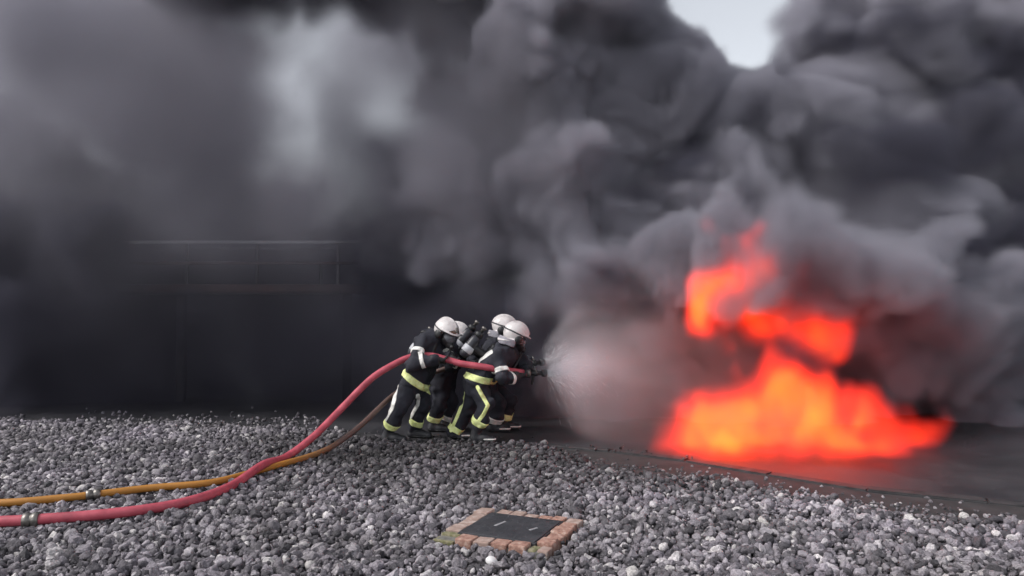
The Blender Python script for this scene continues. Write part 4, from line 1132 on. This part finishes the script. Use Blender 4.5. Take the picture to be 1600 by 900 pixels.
GS = Grid((-0.2, 7.7, 0.0), (3.3, 10.9, 2.4), 0.05, warp=((0.7, 0.05), (0.25, 0.02)), seed=10)
def umbrella(tip, axis, wide, back, reach, shell_, fill, core):
    """a fog pattern: a thin umbrella of droplets opening from the tip, mist inside it, a bright core at the nozzle"""
    ax_ = np.array(Vector(axis).normalized(), np.float32)
    v = np.stack([GS.P[k] - tip[k] for k in range(3)], -1)
    x = v @ ax_
    rho = np.linalg.norm(v - x[..., None] * ax_, axis=-1)
    r = np.linalg.norm(v, axis=-1)
    rm = wide * np.sqrt(np.clip((x + back) / 0.5, 1e-5, None))
    inside = (x > -back).astype(np.float32)
    th = 0.045 + 0.12 * np.clip(x, 0, 2)
    s_ = np.exp(-((rho - rm * 0.92) / th) ** 2)
    fl = sstep(rm - rho, -0.03, 0.16)
    fall = np.exp(-np.clip(x, 0, None) / reach)
    c_ = np.exp(-r / 0.22) * sstep(x, -0.02, 0.06) * np.clip(1.1 - rho / (0.04 + 1.2 * np.clip(x, 0, 2)), 0, 1)
    az = np.arctan2(v[..., 2], v[..., 1]); th_ = np.arctan2(rho, x)
    rays = 1 + 0.30 * np.sin(az * 9 + 3 * np.sin(th_ * 5)) * np.sin(th_ * 17 + 2 * np.sin(az * 3)) + 0.22 * np.sin(az * 23 + th_ * 11)
    return inside * rays * fall * (shell_ * s_ + fill * fl) + core * c_
nz = GS.noise(0.5, 95); nz2 = GS.noise(0.15, 96)
sp_ = umbrella(TIP, (0.97, 0.12, -0.22), 0.60, 0.13, 0.85, 0.8, 0.42, 34.0) + umbrella(TIP2, (0.93, 0.1, 0.25), 0.45, 0.10, 0.6, 1.5, 0.40, 5.0)
sp_ *= np.clip(1 + 0.20 * nz + 0.12 * nz2, 0.2, 2)
# mist hanging over the pad in front of the flames
def sblob(px, py, Y, rx, ry, rz):
    c = at(px, py, Y)
    return np.exp(-(((GS.P[0] - c.x) / rx) ** 2 + ((GS.P[1] - c.y) / ry) ** 2 + ((GS.P[2] - c.z) / rz) ** 2))
sp_ += 0.17 * (sblob(940, 630, 9.3, 0.6, 0.6, 0.5) + 1.1 * sblob(1020, 630, 8.9, 0.5, 0.5, 0.45) + 0.5 * sblob(1070, 690, 8.2, 0.5, 0.35, 0.2)) * np.clip(1 + 0.3 * nz, 0.2, 2)
for k, (lo_, hi_) in enumerate(((-0.2, 3.3), (7.7, 10.9), (0.0, 2.4))):
    if k != 2: sp_ *= np.clip((GS.P0[k] - lo_) / 0.12, 0, 1)
    sp_ *= np.clip((hi_ - GS.P0[k]) / 0.15, 0, 1)
tag(volume_obj('water_spray', GS, sp_, vol_mat('water_mist', (0.93, 0.92, 0.95), 1.0, 0.3)), 'pale fan of water mist bursting from the nozzle', 'spray')

# streaks of water near the nozzle, each a thin drawn-out drop
r_ = np.random.default_rng(77)
def streaks(tip, axis, n, spread, wide):
    ax_ = np.array(Vector(axis).normalized()); e1 = np.cross(ax_, (0, 0, 1.0)); e1 /= np.linalg.norm(e1); e2 = np.cross(ax_, e1)
    az = r_.uniform(0, 2 * math.pi, n); th = np.radians(np.clip(np.abs(r_.normal(0, spread, n)), 0, wide))
    dr = np.cos(th)[:, None] * ax_ + np.sin(th)[:, None] * (np.cos(az)[:, None] * e1 + np.sin(az)[:, None] * e2)
    s = 0.01 + r_.exponential(0.13, n); L = 0.02 + 0.07 * r_.random(n) * np.clip(s / 0.2, 0.3, 1.5); w_ = r_.uniform(0.0006, 0.0015, n)
    a = np.array(tip) + dr * s[:, None]; b_ = a + dr * L[:, None] - np.array((0, 0, 1.0)) * (0.12 * (s + L) ** 2)[:, None]
    u = np.cross(dr, (0, 0.3, 1.0)); u /= np.linalg.norm(u, axis=1)[:, None]; k = np.cross(dr, u)
    c = 0.35 * a + 0.65 * b_
    V = np.stack([a, c + u * w_[:, None], c + k * w_[:, None], c - u * w_[:, None], c - k * w_[:, None], b_], 1)
    T = np.array([(0, 1, 2), (0, 2, 3), (0, 3, 4), (0, 4, 1), (5, 2, 1), (5, 3, 2), (5, 4, 3), (5, 1, 4)])
    return V.reshape(-1, 3), (T[None] + (np.arange(n) * 6)[:, None, None]).reshape(-1, 3)
V1, F1 = streaks(TIP, (0.97, 0.12, -0.10), 5200, 30, 75)
V2, F2 = streaks(TIP2, (0.93, 0.1, 0.30), 900, 34, 80)
ws = mesh_obj('water_jet', np.concatenate([V1, V2]).tolist(), np.concatenate([F1, F2 + len(V1)]).tolist(), mottled('water_drops', (0.75, 0.76, 0.78), (0.9, 0.9, 0.92), 8, 0.25), None, False)
tag(ws, 'white streaks of water fanning out of the nozzle', 'water', kind='stuff')
